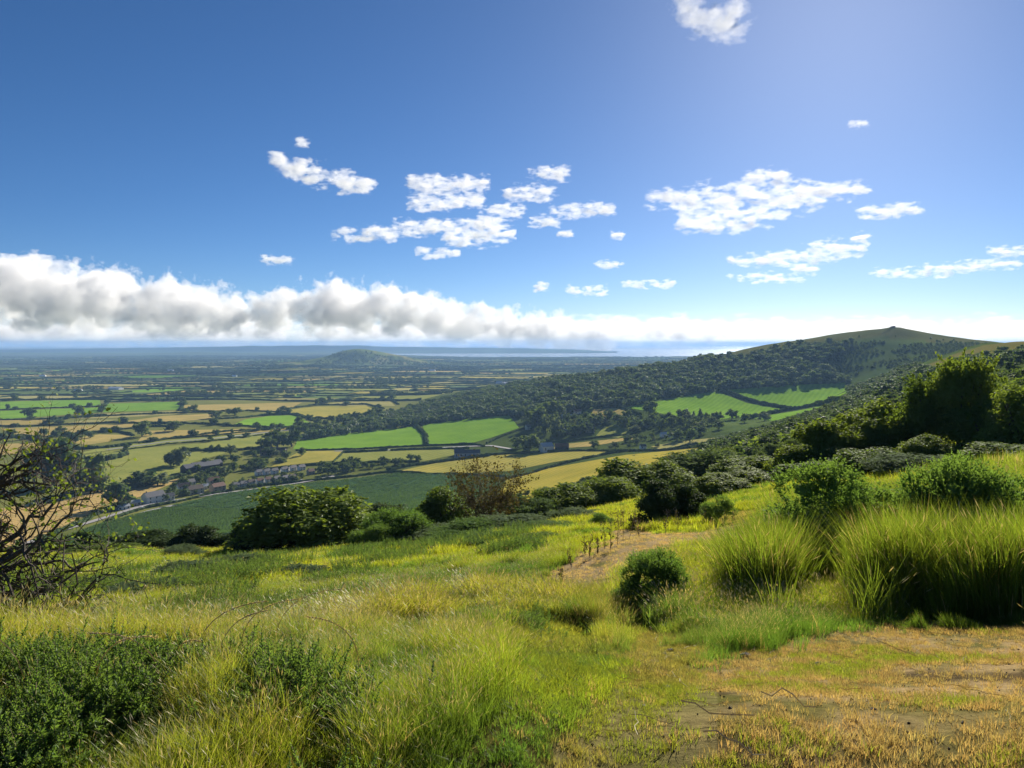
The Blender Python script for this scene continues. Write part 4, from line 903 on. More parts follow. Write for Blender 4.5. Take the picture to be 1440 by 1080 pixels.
for a in [
 ('hawthorn_bush','largest hawthorn bush standing alone on the break of slope',432,54,180,680,'haw'),
 ('hawthorn_bush','smaller hawthorn grown into the flank of the largest one',478,58,80,690,'haw'),
 ('hawthorn_bush','dark skirt of the largest hawthorn, left side',372,54,90,718,'dark'),
 ('bush','rounded dark bush before the maize field',268,64,62,741,'dark'),
 ('bush','low dark bush left of the rounded dark one',196,66,90,752,'dark'),
 ('bush','small dark bush between rounded bush and hawthorn',312,64,44,752,'dark'),
 ('bush','low brown green bush behind the bare branches',130,60,90,770,'haw'),
 ('bush','dark low bushes beyond the large hawthorn',540,95,62,706,'dark'),
 ('bush','low dark bush at the foot of the maize',505,100,40,712,'dark'),
 ('hawthorn_bush','green hawthorn left of the brown twiggy bush',632,58,72,684,'haw'),
 ('bush','grey green bush right of the brown twiggy bush',742,58,76,696,'grey'),
 ('bush','deep green bush below the golden field',775,64,66,688,'haw'),
 ('bush','broad green bush below the golden field corner',815,66,84,680,'haw'),
 ('bush','tall green bush at the golden field corner',858,68,80,668,'haw'),
 ('bush','large domed bush overlooking the golden field',892,76,112,645,'haw'),
 ('bush','olive bush behind the black bush',940,74,90,650,'haw'),
 ('bush','dense black bush alone beside the dry slope',928,34,64,674,'dark'),
 ('bush','right half of the dense black bush',964,34.5,62,678,'dark'),
 ('bush','big grey green bush on the shoulder',985,95,110,630,'grey'),
 ('bush','sunlit bush right of the black bush',1018,52,80,668,'lime'),
 ('bush','sunlit bush further along the slope edge',1058,56,90,658,'lime'),
 ('bush','deep green bush behind the sunlit pair',1052,72,90,640,'haw'),
 ('bush','tall sunlit bush at the edge of the thicket',1128,56,72,622,'lime'),
 ('bush','tangled bush below the tall sunlit one',1142,50,76,648,'haw'),
 ('hawthorn_bush','golden green hawthorn at the left of the thicket',1175,58,100,586,'lime'),
 ('hawthorn_bush','dark hollow bush inside the thicket',1185,54,70,630,'haw'),
 ('hawthorn_bush','broad hawthorn in the middle of the thicket',1232,60,110,562,'haw'),
 ('hawthorn_bush','sunlit hawthorn before the tall tree',1268,58,80,580,'lime'),
 ('bush','dark green bush under the broad hawthorn',1222,44,96,628,'haw'),
 ('bush','silvery bramble heap before the thicket',1290,40,120,640,'grey'),
 ('bush','dark bush beneath the tall tree',1316,48,70,612,'haw'),
 ('bush','silvery bramble spilling toward the grass',1340,42,100,650,'grey'),
 ('hawthorn_bush','large dark hawthorn at the thicket end',1405,50,120,556,'haw'),
 ('hawthorn_bush','hawthorn at the far end of the thicket, cut by the frame',1450,46,100,540,'haw'),
 ('bush','low dark bush under the thicket end',1420,40,110,622,'haw')]:
    bush(*a)
_g = ground_at(922, 862)[0]; bush('gorse_bush', 'dark upright bush beside the bend of the path', 922, float(_g[1]), 92, 782, 'gorse')
_g = ground_at(895, 862)[0]; bush('gorse_bush', 'lower shoulder of the dark upright bush by the path', 900, float(_g[1]) * .985, 74, 822, 'gorse')
for a in [('tree','tallest tree rising above the thicket',1352,54,84,497,'tree'),('tree','lower forked tree left of the tallest one',1312,56,88,532,'tree'),('tree','spreading tree right of the tallest one',1392,60,84,536,'tree')]:
    bush(*a, cat='tree')
for i, a in enumerate([(555,44,92,722,'rounded grey green gorse beside the hawthorn shadow'),(518,42,60,742,'low gorse left of the rounded one'),(612,44,110,740,'wide low gorse along the slope break'),(668,42,110,738,'pale gorse under the brown twiggy bush'),(722,44,100,728,'gorse hummock under the grey green bush'),
        (772,40,90,742,'gorse hummock above the dry slope'),(812,46,70,718,'gorse beneath the broad green bush'),(848,38,36,724,'small dark gorse beside the dead stalks'),(700,36,80,756,'low gorse at the top of the meadow'),(640,38,90,756,'flat gorse patch at the top of the meadow'),(760,33,60,764,'gorse patch beside the dry slope')]):
    bush('gorse_bush', a[4], a[0], a[1], a[2], a[3], 'grey' if i in (2, 4, 6) else 'gorse', group='gorse along the break of slope')
for a in [(1185,14,190,664,'gorse bush rising out of the tall grass mound'),(1228,15.5,100,684,'dark gorse shoulder behind the tall grass'),(1352,12.5,150,652,'dark upright gorse at the back of the largest grass mound'),(1418,13,160,672,'gorse spreading through the largest grass mound'),(1012,31,44,700,'small gorse on the lawn edge beside the black bush'),(1008,19,26,772,'tiny dark gorse seedling in the bright grass')]:
    bush('gorse_bush', a[4], a[0], a[1], a[2], a[3], 'gorse', group='gorse among the grass mounds')
for i, a in enumerate([(330,33,70,792,'bramble patch on the meadow crest'),(255,30,80,800,'dark bramble patch below the meadow crest'),(195,24,100,848,'bramble patch before the bare branches'),(420,28,60,806,'small bramble patch mid meadow'),(60,16,110,880,'bramble under the bare branches'),(90,9,120,922,'dry tangled bramble at the meadow edge'),
        (250,50,50,774,'bramble low on the far meadow edge'),(130,27,70,820,'bramble clump by the branch tips')]):
    bush('bramble_clump', a[4], a[0], a[1], a[2], a[3] - 4, 'grey', 'bramble', 'bramble patches on the meadow')
# shrubs down the flank of the hill
SC1 = [(1000,690),(940,668),(985,640),(1010,610),(1090,596),(1150,580),(1200,566),(1260,560),(1440,522),(1490,520),(1490,600),(1300,580),(1180,600),(1110,650),(1050,680)]
Q = thin(sample_poly(SC1, 6000, 85, 780), 5.5)
Q = Q[fbm(Q[:, 0] / 30, Q[:, 1] / 30, 91, 3) > .33]; Q = Q[np.argsort(Q[:, 1])]
for i, q in enumerate(Q[:170]):
    h = random.uniform(2.2, 4.8) * (1 + .25 * (q[1] > 200)); me = random.choice(BUSHM + GBUSHM + FARM[:1]) if q[1] > 160 else None
    if me is None:
        cr, tr = random.choice(PRO[random.choice(['haw', 'dark', 'grey', 'haw'])]); rt = empty('shrub', (q[0], q[1], q[2] - .15), random.uniform(0, 6)); rt.scale = (h * 1.4, h * 1.4, h)
        obj('crown', cr, rt); obj('trunk', tr, rt)
    else:
        rt = obj('shrub', me, None, (q[0], q[1], q[2] - .2)); rt.scale = (h * 1.5, h * 1.5, h); rt.rotation_euler = (0, 0, random.uniform(0, 6))
    tag(rt, 'dense rounded shrub on the flank below the thicket', 'shrub', 'shrubs crowding the hill flank')
wood('flank_scrub', Q[170:], BUSHM + WOODM[:1], 3.2, 6.0, 'dense scrub running down the flank toward the valley', 1.5)
SC2 = [(60,775),(330,778),(500,716),(700,712),(860,690),(1000,690),(1000,660),(860,668),(720,700),(600,705),(500,745),(330,792),(60,785)]
Q = thin(sample_poly(SC2, 1500, 90, 560), 9); Q = Q[fbm(Q[:, 0] / 40, Q[:, 1] / 40, 95, 3) > .42]
wood('lower_scrub', Q, BUSHM, 2.5, 4.5, 'scrub on the hidden slope above the fields', 1.5)
# ------------------------------------------------------------------ bare and dead growth
def twig_tree(name, label, cat, mains, leafmat, leaves, leaf, mat, depth_twigs=3, seed=1, rad=.05, gravity=0.0, leafy_from=0, straight=.5):
    """mains: lists of (point, radius). Twigs fork from them; the leaves sit on the twigs."""
    r = np.random.default_rng(seed); parts = []; tips = []
    root = np.array(mains[0][0][0]); rt = empty(name, root); tag(rt, label, cat)
    def add(p, rd): tv, tq = tube(np.array(p) - root, rd, 5 if rd[0] > .012 else 3); parts.append((tv, tri(tq), 0))
    def grow(p, dr, ln, rd, lev):
        q = [np.array(p)]; d = unit(np.array(dr)); n = 4
        for k in range(n): d = unit(d + r.normal(size=3) * .28 + np.array([0, 0, -gravity])); q.append(q[-1] + d * ln / n)
        add(q, np.linspace(rd, rd * .45, n + 1))
        if lev > 0:
            for k in range(r.integers(2, 5)):
                i = r.integers(1, n + 1); grow(q[i], d + r.normal(size=3) * .7, ln * r.uniform(.45, .75), rd * .5, lev - 1)
        if lev <= leafy_from: tips.extend(q[1:])
    for m_ in mains:
        p = np.array([a for a, _ in m_]); rd = np.array([b_ for _, b_ in m_]); s = np.linspace(0, len(p) - 1, 4 * len(p)); p2 = np.stack([np.interp(s, range(len(p)), p[:, c]) for c in range(3)], -1)
        ln = np.linalg.norm(p[-1] - p[0]); p2[1:-1] += r.normal(size=(len(p2) - 2, 3)) * ln * .012; r2 = np.interp(s, range(len(p)), rd); add(p2, r2)
        for k in range(int(5 + ln * 5)):
            i = r.integers(len(p2) // 4, len(p2)); d = p2[min(i + 1, len(p2) - 1)] - p2[i - 1]
            grow(p2[i], unit(d) * straight + r.normal(size=3) * .55 + np.array([0, 0, .15]), ln * r.uniform(.14, .34), r2[i] * .45 + .002, depth_twigs - 1)
    V, Ps, mi = merge(parts); obj('trunk', npmesh('trunk', V, np.concatenate(Ps), M[mat]), rt)
    if leaves and tips:
        T = np.array(tips); c = T[r.integers(0, len(T), leaves)] + r.normal(size=(leaves, 3)) * leaf * 1.4 - root
        lv, lq = leaf_quads(c, r.normal(size=c.shape) + np.array([0, 0, .5]), leaf, .7, r); obj('crown', npmesh('crown', lv, tri(lq), M[leafmat]), rt)
    return rt
def ln3(spec, d0): return [(at(px, py, d0 + dd), rd) for px, py, dd, rd in spec]
D0 = 9.0
b0 = at(-70, 935, D0); b0[2] = zat(b0[0], b0[1]) - .1; b0 = (b0, .10)
twig_tree('hawthorn_tree', 'half dead hawthorn with bare branches reaching in from the edge', 'tree', [
 [b0] + ln3([(-50,860,0,.09),(-30,760,.1,.075),(-10,690,.2,.05),(20,650,.3,.02)], D0),
 [b0] + ln3([(-20,905,-.1,.07),(20,890,-.2,.05),(70,868,-.2,.035),(110,838,-.3,.022),(150,792,-.3,.012),(152,768,-.3,.006)], D0),
 [b0] + ln3([(-30,880,.2,.06),(30,850,.3,.04),(75,815,.3,.025),(100,800,.4,.016),(140,790,.5,.007)], D0),
 [b0] + ln3([(-45,820,.2,.06),(0,775,.3,.04),(40,735,.3,.022),(80,702,.3,.010)], D0),
 [b0] + ln3([(-40,800,-.2,.05),(10,790,-.3,.035),(55,760,-.4,.02),(100,722,-.4,.012),(128,690,-.5,.005)], D0),
 [b0] + ln3([(-20,920,-.3,.05),(20,912,-.4,.03),(60,905,-.5,.016),(100,895,-.5,.006)], D0),
 [b0] + ln3([(-60,780,.3,.06),(-30,700,.4,.04),(10,665,.4,.02),(45,650,.4,.008)], D0),
 [b0] + ln3([(-10,850,.5,.05),(15,830,.5,.03),(35,790,.6,.02),(60,770,.6,.008)], D0)],
 'leaf_haw', 1300, .028, 'bark', 3, 3, gravity=.02)
cl = at(0, 790, 9.4)
for k, (px, py, s) in enumerate([(8,770,.5),(20,800,.45),(0,840,.5),(-30,740,.6)]):
    pass
g = np.array([(685 - 720) / F * 54, 54, 0.]); g[2] = zat(g[0], g[1]); r_ = random.Random(8)
twig_tree('twiggy_bush', 'brown twiggy half bare bush against the golden field', 'bush',
 [[(g + np.array([r_.uniform(-.3, .3), r_.uniform(-.3, .3), 0]), .06), (g + np.array([math.cos(a) * 1.2, math.sin(a) * 1.2, 2.0]), .03), (g + np.array([math.cos(a) * 2.3, math.sin(a) * 2.0, r_.uniform(3.2, 4.7)]), .01)] for a in np.arange(0, 6.28, .63)],
 'twig_leaf', 5200, .075, 'dead', 2, 9)
# dead thistle and dock stalks on the dry slope
def stalk(px, py, hpx, label, mat='dead', cat='dead stalk', seedy=True, name='dead_thistle', seed=0):
    g = ground_at(px, py)[0]; h = hpx / F * g[1]; r = np.random.default_rng(seed); parts, heads = [], []
    top = np.array([r.normal(0, .08) * h, r.normal(0, .05) * h, h]); mid = top * .5 + r.normal(0, .02, 3) * h
    tv, tq = tube([(0, 0, -.05), mid, top], [.009, .007, .004], 4); parts.append((tv, tri(tq), 0)); heads.append(top)
    for k in range(8):
        t = r.uniform(.3, .95); s = (mid * t * 2 if t < .5 else mid + (top - mid) * (t - .5) * 2); a = r.uniform(0, 6.28); L_ = h * r.uniform(.12, .3) * (1.2 - t * .5)
        e = s + np.array([math.cos(a) * L_ * .7, math.sin(a) * L_ * .7, L_ * .8]); tv, tq = tube([s, (s + e) / 2 + np.array([0, 0, -.04 * h]), e], [.006, .005, .003], 3); parts.append((tv, tri(tq), 0)); heads.append(e)
    rt = empty(name, g); tag(rt, label, cat); V, Ps, mi = merge(parts); obj('stem', npmesh('stem', V, np.concatenate(Ps), M[mat]), rt)
    hp = []
    for e in heads:
        v, f = ICO1; hp.append((v * np.array([.011, .011, .02]) * r.uniform(.8, 1.4) + e, f, 0))
    V, Ps, mi = merge(hp); sh_ = obj('seed_head', npmesh('seed_head', V, np.concatenate(Ps), M[mat]), rt)
    c = np.array(heads)[r.integers(0, len(heads), 26)] * r.uniform(.2, 1, (26, 1)); lv, lq = leaf_quads(c, r.normal(size=c.shape), .05, .35, r); obj('leaf', npmesh('leaf', lv, tri(lq), M['twig_leaf']), rt)
for i, (px, py, hp, lb) in enumerate([(858,775,56,'tallest dead thistle on the dry slope'),(868,768,50,'dead thistle beside the tallest one'),(876,762,52,'branched dead thistle mid clump'),(885,757,48,'dead thistle at the right of the clump'),(850,772,34,'short dead thistle left of the tallest'),(895,752,40,'dead thistle nearest the black bush'),
      (829,785,34,'dead stalk low on the dry slope'),(822,780,26,'thin dead stalk low on the dry slope'),(804,798,28,'lone dead stalk at the foot of the dry slope'),(790,822,22,'smallest dead stalk beside the path'),(899,756,24,'short dark stalk before the black bush'),(840,780,22,'short dead stalk between the clumps')]):
    stalk(px, py, hp, lb, seed=i)
for i, (px, py, hp, lb) in enumerate([(935,754,38,'pale grey forked stalk before the black bush'),(952,750,34,'second pale grey stalk before the black bush'),(987,744,32,'pale grey stalk at the right of the black bush'),(1018,740,22,'thin brown stalk on the lawn'),(1030,738,20,'second thin brown stalk on the lawn')]):
    stalk(px, py, hp, lb, 'palebark' if i < 3 else 'dead', seed=30 + i, name='dead_mullein')

# ------------------------------------------------------------------ grass
def tuft(seed, n, h, wd, spread, lean, segs=3, head=0.0):
    """blades that rise, bend and taper; some end in a seed head."""
    r = np.random.default_rng(seed); Vs, Ts, Hs = [], [], []; o = 0
    for k in range(n):
        a = r.uniform(0, 6.28); b = r.uniform(0, spread) * np.array([math.cos(a), math.sin(a)]); hh = h * r.uniform(.5, 1.15); ln = lean * r.uniform(.2, 1.2) * hh; a2 = a + r.normal(0, .9)
        dx, dy = math.cos(a2), math.sin(a2); fx, fy = -dy, dx
        if r.random() < .5: fx, fy = math.cos(a2 * 3), math.sin(a2 * 3)
        w_ = wd * r.uniform(.6, 1.3); V = []
        for s in range(segs + 1):
            t = s / segs; c = np.array([b[0] + dx * ln * t * t, b[1] + dy * ln * t * t, hh * (t - .18 * lean * t * t)]); ww = w_ * (1 - t) ** .7 * .5
            if s == segs: V.append(c)
            else: V += [c - np.array([fx, fy, 0]) * ww, c + np.array([fx, fy, 0]) * ww]
        T = []
        for s in range(segs - 1): i = o + 2 * s; T += [(i, i + 1, i + 3), (i, i + 3, i + 2)]
        T.append((o + 2 * segs - 2, o + 2 * segs - 1, o + 2 * segs)); Vs += V; Ts += T; o += len(V)
        if r.random() < head:
            tip = V[-1]; u = unit(np.array(V[-1]) - (V[-2] + V[-3]) / 2); f = np.array([fx, fy, 0]) * w_ * .55; L_ = h * .13
            Vs += [tip - u * L_ * .2, tip + u * L_ * .4 - f, tip + u * L_, tip + u * L_ * .4 + f]; Hs += [(o, o + 1, o + 2), (o, o + 2, o + 3)]; o += 4
    return np.array(Vs), np.array(Ts), np.array(Hs, int).reshape(-1, 3)
def tuft_mesh(*a, **k):
    V, T, Hd = tuft(*a, **k); P_ = [T] + ([Hd] if len(Hd) else [])
    return npmesh('grass_tuft', V, P_, [M['grass'], M['straw']], np.r_[np.zeros(len(T)), np.ones(len(Hd))].astype(np.int32))
BIG = [(1330,780,130,90),(1150,775,90,70)]
LUSH = [[(1205,800),(1225,735),(1300,690),(1440,690),(1500,700),(1500,865),(1440,862),(1290,866),(1240,838)],
        [(1040,830),(1075,770),(1120,720),(1190,700),(1240,720),(1215,800),(1150,835),(1090,850)]]
DARKT = [[(820,868),(840,850),(880,855),(885,872),(850,880)]]
BRIGHT = [[(820,860),(900,800),(990,770),(1060,760),(1110,730),(1200,690),(1290,680),(1300,720),(1220,790),(1270,850),(1260,872),(1180,858),(1100,870),(1010,875),(940,860),(880,880)]]
th = rng.uniform(-.98, .98, 510000); u = rng.random(510000)
r0, r1 = 1.9, 95.0
# the number of tufts per square metre falls with distance: 170 near, about 1800 / r farther out
rr = np.where(u < .16, np.sqrt(r0 ** 2 + (10.5 ** 2 - r0 ** 2) * (u / .16)), 10.5 + (r1 - 10.5) * ((u - .16) / .84) ** 1.25)
X, Y = rr * np.sin(th), rr * np.cos(th); Z = zat(X, Y); Pg = np.stack([X, Y, Z], -1); gx_, gy_ = project(Pg)
gx0, gy0 = gx_, gy_
jit = np.clip(12 / rr, .15, 1); gx_ = gx0 + ((fbm(X / .9, Y / .9, 141, 3) - .5) * 130 + rng.normal(0, 12, len(X))) * jit; gy_ = gy0 + ((fbm(X / .9 + 40, Y / .9, 143, 3) - .5) * 60 + rng.normal(0, 5, len(X))) * jit ** 2
def anyp(L_): return np.any([in_poly(gx_, gy_, p) for p in L_], axis=0)
z_dirt, z_dry, z_path = in_poly(gx_, gy_, DIRT), in_poly(gx_, gy_, DRY2), in_poly(gx_, gy_, PATH)
z_lush, z_dark, z_bright = anyp(LUSH) & (rr < 30), anyp(DARKT) & (rr < 30), anyp(BRIGHT)
lawn = in_poly(gx_, gy_, [(990,748),(1000,722),(1060,716),(1100,722),(1040,738)]) | in_poly(gx_, gy_, [(1385,690),(1440,672),(1500,680),(1500,694),(1420,694)])
big = fbm(X / 6, Y / 6, 101, 3); mid = fbm(X / 1.6, Y / 1.6, 102, 3); fine = rng.random(len(X))
H = np.full(len(X), .21) * (.65 + .8 * mid); H *= np.where(big > .55, 1.15, .9)
H = np.where(z_bright, .22 * (.6 + .9 * mid), H)
clump = fbm(X / .55, Y / .55, 171, 3); H *= .6 + 1.0 * np.clip((clump - .32) * 2.6, 0, 1)
H = np.where(z_path, .045 + .05 * (mid > .58), H); H = np.where(lawn, .07, H)
H = np.where(z_dirt, .022 + .045 * mid, H); H = np.where(z_dry, .06, H)
H = np.where(z_lush & ~z_dirt, 1.25 * (.35 + .5 * mid + .75 * np.clip(fbm(X / 2.2, Y / 2.2, 151, 3) - .25, 0, 1)), H); H = np.where(z_dark, .42 * (.7 + .5 * mid), H)
left_band = in_poly(gx_, gy_, [(690,880),(760,850),(850,890),(900,960),(860,1010),(780,1200),(600,1200),(700,960)])
H = np.where(left_band & ~z_path, H * .30, H)
keep = (np.abs(th) < .66) | (rr < 32)
keep &= ~(z_dirt & (fine > np.clip((fbm(X / .8, Y / .8, 105, 4) - .40) * 5, .10, .8)))
keep &= ~(z_dry & (fine < .86)); keep &= ~(z_path & (fine < .15 + .40 * (fbm(X / .6, Y / .6, 173, 3) > .54)))
# colours, as multipliers of the blade's white: what grows in each patch, plus painted shade between clumps
yel, grn, drk, olv, stw = np.array((.37, .42, .04)), np.array((.28, .35, .04)), np.array((.11, .20, .035)), np.array((.27, .29, .055)), np.array((.47, .345, .18))
t1 = np.clip((big - .32) * 4, 0, 1)[:, None]; col = grn * (1 - t1) + yel * t1
t2 = np.clip((fbm(X / 3, Y / 3, 107, 3) - .56) * 7, 0, 1)[:, None]; col = col * (1 - t2) + drk * 1.2 * t2
t3 = np.clip((fbm(X / 4 + 7, Y / 4, 109, 3) - .62) * 8, 0, 1)[:, None] * .2; col = col * (1 - t3) + stw * t3
t4 = (np.clip((.46 - clump) * 6, 0, 1) * .75)[:, None]; col = col * (1 - t4) + drk * t4  # low gaps between clumps get darker blades, shade put into the colour
col = np.where(z_bright[:, None], yel * .6 + grn * .45, col); col = np.where(z_lush[:, None], grn * .6 + drk * .4, col); col = np.where(z_dark[:, None], drk * 1.2, col)
pa = (fbm(X / 1.3, Y / 1.3, 111, 3) > .52)[:, None]; col = np.where(z_path[:, None], np.where(pa, olv * .6 + stw * .3, olv * .45 + grn * .45), col)
col = np.where(z_dirt[:, None], np.where((fbm(X / .8, Y / .8, 105, 4) + rng.normal(0, .04, len(X)) > .585)[:, None], grn * .55 + olv * .45, stw * .85), col); col = np.where(z_dry[:, None], stw, np.where(lawn[:, None], stw * .5 + olv * .5, col))
col = col * rng.uniform(.75, 1.3, (len(X), 1)) * rng.uniform(.92, 1.08, (len(X), 3)); dry_t = rng.random(len(X)) < .04; col[dry_t] = stw * rng.uniform(.8, 1.3, (dry_t.sum(), 1))
GORSEY = in_poly(gx_, gy_, [(-100,965),(60,955),(180,960),(300,955),(420,960),(490,985),(530,1020),(520,1200),(-100,1200)]) & (rr < 16)
lumpg = fbm(X / .5, Y / .5, 121, 3)
keep &= ~(GORSEY & (fine < np.where(lumpg > .42, .92, .2))); H = np.where(GORSEY, H * .75, H)
short = H < .14
sel_near, sel_mid, sel_far = rr < 9.5, (rr >= 9.5) & (rr < 26), rr >= 26
slope_rot = np.stack([rng.normal(0, .10, len(X)), rng.normal(0, .10, len(X)), rng.uniform(0, 6.283, len(X))], -1)
def lay(mask, mesh, name, label, hs):
    m_ = np.where(mask & keep)[0]
    if len(m_) < 2: return
    s = H[m_] * rng.uniform(.8, 1.25, len(m_)) / hs; wsc = np.clip(s, .55, 1.5)
    scatter(name, Pg[m_], mesh, 'grass_tuft', np.stack([wsc, wsc, s], -1), slope_rot[m_], col[m_], label)
tall = ~short
pick = rng.integers(0, 3, len(X))
for k in range(3):
    lay(tall & sel_near & (pick == k), tuft_mesh(200 + k, 20, .36, .0042, .08, .6, 3, .15), 'meadow_grass', 'tall yellow green meadow grass close at hand', .36)
    lay(tall & sel_mid & (pick == k) & ~z_lush & ~z_dark, tuft_mesh(210 + k, 20, .36, .010, .13, .6, 3, .12), 'meadow_grass', 'tall yellow green meadow grass across the slope', .36)
    lay((z_lush | z_dark) & tall & sel_mid & (pick == k), tuft_mesh(230 + k, 26, .8, .0085, .18, .5, 4, .08), 'mound_grass', 'long arching grass of the mounds', .8)
    lay(tall & sel_far & (pick == k), tuft_mesh(220 + k, 18, .36, .026, .30, .5, 2, .06), 'meadow_grass', 'meadow grass toward the break of slope', .36)
lay(short & sel_near, tuft_mesh(240, 22, .08, .0045, .075, .7, 2), 'short_turf', 'short trodden turf and straw on the path', .08)
lay(short & ~sel_near, tuft_mesh(241, 22, .08, .010, .16, .7, 2), 'short_turf', 'short trodden turf farther along the path', .08)
# extra blades on the grass mounds, each mound a thing of its own
def mound(seed, n=1100):
    r = np.random.default_rng(seed); Vs, Ts, o = [], [], 0
    for k in range(n):
        a = r.uniform(0, 6.28); q = math.sqrt(r.random()); b = .62 * q * np.array([math.cos(a), math.sin(a)]) * (1 + .25 * math.sin(3 * a + seed)); hh = (1 - .55 * q * q) * r.uniform(.55, 1.05) * (.8 + .35 * math.sin(5 * b[0] + seed) * math.cos(4 * b[1]))
        dx, dy = np.array([-.30, -.12]) * r.uniform(.2, 1.3) + b * r.uniform(0, .7) + r.normal(0, .13, 2); f = unit(r.normal(size=2)); ww = .0085 * r.uniform(.6, 1.4); dead = r.random() < .05
        for s_ in range(5):
            t = s_ / 4; c = np.array([b[0] + dx * hh * t * t, b[1] + dy * hh * t * t, hh * (t - .15 * t * t)]); e = np.array([f[0], f[1], 0]) * ww * (1 - t) ** .6
            if s_ < 4: Vs += [c - e, c + e]
            else: Vs.append(c)
        for s_ in range(3): i_ = o + 2 * s_; Ts += [(i_, i_ + 1, i_ + 3, dead), (i_, i_ + 3, i_ + 2, dead)]
        Ts.append((o + 6, o + 7, o + 8, dead)); o += 9
    T = np.array(Ts); return npmesh('grass_tussock', np.array(Vs), T[:, :3], [M['tuss'], M['straw']], T[:, 3])
M['tuss'] = leaf_mat('tussock_blades', (.085, .16, .026), (.20, .265, .042), .56, spec=.15, tcol=(1.3, 1.25, .6))
TUS = [mound(300 + k) for k in range(4)]
for a in [(1330,868,150,715,'largest arching grass mound, its near face in shade'),(1400,866,130,712,'grass mound joined to the right of the largest'),(1262,862,90,742,'grass mound at the left shoulder of the largest'),(1450,862,110,725,'grass mound cut by the frame edge'),(1240,842,56,802,'low bright tussock in the gap between mounds'),
          (1150,832,110,735,'tall grass mound beneath the gorse'),(1095,838,76,788,'grass mound with a dark near face by the turf'),(1195,815,80,728,'grass mound behind the tall one'),(1205,862,70,822,'small bright tussock at the dirt edge'),(1160,868,60,838,'low yellow tussock at the dirt edge'),
          (962,850,66,792,'yellow grass tussock right of the dark upright bush'),(905,866,56,815,'grass skirt of the dark upright bush'),(850,868,50,842,'low tussock where the path bends'),(1045,868,50,838,'small shaded tussock on the turf edge'),(690,892,90,838,'shaded tussock on the meadow bank'),(640,884,80,832,'dark grass clump on the meadow bank'),(575,884,80,840,'dark grass clump left along the meadow bank'),(505,905,60,846,'bluish upright grass clump in the meadow'),
          (1125,752,60,722,'sunlit tussock by the lawn'),(1070,742,50,716,'low sunlit tussock on the lawn edge'),(1400,690,60,662,'golden tussock under the thicket'),(1090,775,50,748,'low tussock on the bright slope'),(980,800,60,768,'low yellow tussock on the bright slope'),(1020,850,60,815,'low yellow tussock above the turf edge'),(310,900,90,862,'pale grass clump in the left meadow'),(150,915,90,872,'grass clump below the bare branches'),(400,1000,110,945,'grass clump beside the near gorse'),(560,1000,100,940,'tall grass clump near the foot of the meadow')]:
    px, base, wp, top, lb = a; x, d, z = ground_at(px, base)[0]; h = max((base - top) / F * d, .2); wd = wp / F * d / 1.6
    o = obj('grass_tussock', random.choice(TUS), None, (x, d, z - .03)); o.scale = (wd, wd, h * 1.0); o.rotation_euler = (0, 0, random.uniform(-.6, .6)); tag(o, lb, 'grass tussock', 'tussocks and mounds of long grass')

def small_tussock(x, d, h, wd, lb, grp):
    o = obj('grass_tussock', random.choice(TUS), None, (x, d, float(zat(x, d)) - .03)); o.scale = (wd, wd, h); o.rotation_euler = (0, 0, random.uniform(-.8, .8)); tag(o, lb, 'grass tussock', grp)
for px in range(1190, 1460, 17):
    x, d, z = ground_at(px + random.uniform(-6, 6), random.uniform(866, 886))[0]; small_tussock(x, d, random.uniform(.14, .42), random.uniform(.2, .36), 'small tussock along the foot of the largest grass mound', 'tussocks at the foot of the grass mound')
for k in range(300):
    px, py = random.uniform(-20, 770), random.uniform(800, 1010)
    if in_poly([px], [py], PATH)[0] or in_poly([px], [py], [(690,880),(760,850),(850,890),(900,960),(860,1010),(780,1200),(640,1200),(720,960)])[0]: continue
    x, d, z = ground_at(px, py)[0]
    if fbm(np.array([x / 2.4]), np.array([d / 2.4]), 161, 3)[0] < .53: continue
    small_tussock(x, d, random.uniform(.25, .5), random.uniform(.28, .6), 'ragged tussock of long grass in the open meadow', 'tussocks scattered over the meadow')
# low spiny gorse and bracken fronds at the corner nearest the camera
def sprig(seed, n=60, L_=.3):
    r = np.random.default_rng(seed); t = r.uniform(.05, 1, n); side = unit(r.normal(size=(n, 3)) * np.array([1, 1, .4])); ax = np.array([.12, 0, 1])
    p = ax * (t * L_)[:, None]; dr = unit(side + np.array([0, 0, .7])); ll = (.055 * (1.2 - t) * r.uniform(.7, 1.3, n))[:, None]; wv = unit(np.cross(dr, r.normal(size=dr.shape))) * .0048
    V = np.stack([p - wv, p + wv, p + dr * ll * .6 + wv * 1.2, p + dr * ll], 1).reshape(-1, 3); b = np.arange(n)[:, None] * 4
    T = np.concatenate([b + np.array([0, 1, 2]), b + np.array([0, 2, 3])]); tv, tq = tube([(0, 0, -.02), ax * L_ * .5, ax * L_], [.004, .003, .0015], 3)
    V2, Ps, mi = merge([(V, T, 0), (tv, tri(tq), 1)]); return npmesh('gorse_sprig', V2, np.concatenate(Ps), [M['gorse'], M['dead']], mi)
gm = np.where(GORSEY & (rr < 10))[0]
Xs = np.repeat(X[gm], 2) + rng.normal(0, .08, 2 * len(gm)); Ys = np.repeat(Y[gm], 2) + rng.normal(0, .08, 2 * len(gm))
lump = fbm(Xs / .5, Ys / .5, 121, 3); k_ = lump > .40; Xs, Ys, lump = Xs[k_], Ys[k_], lump[k_]
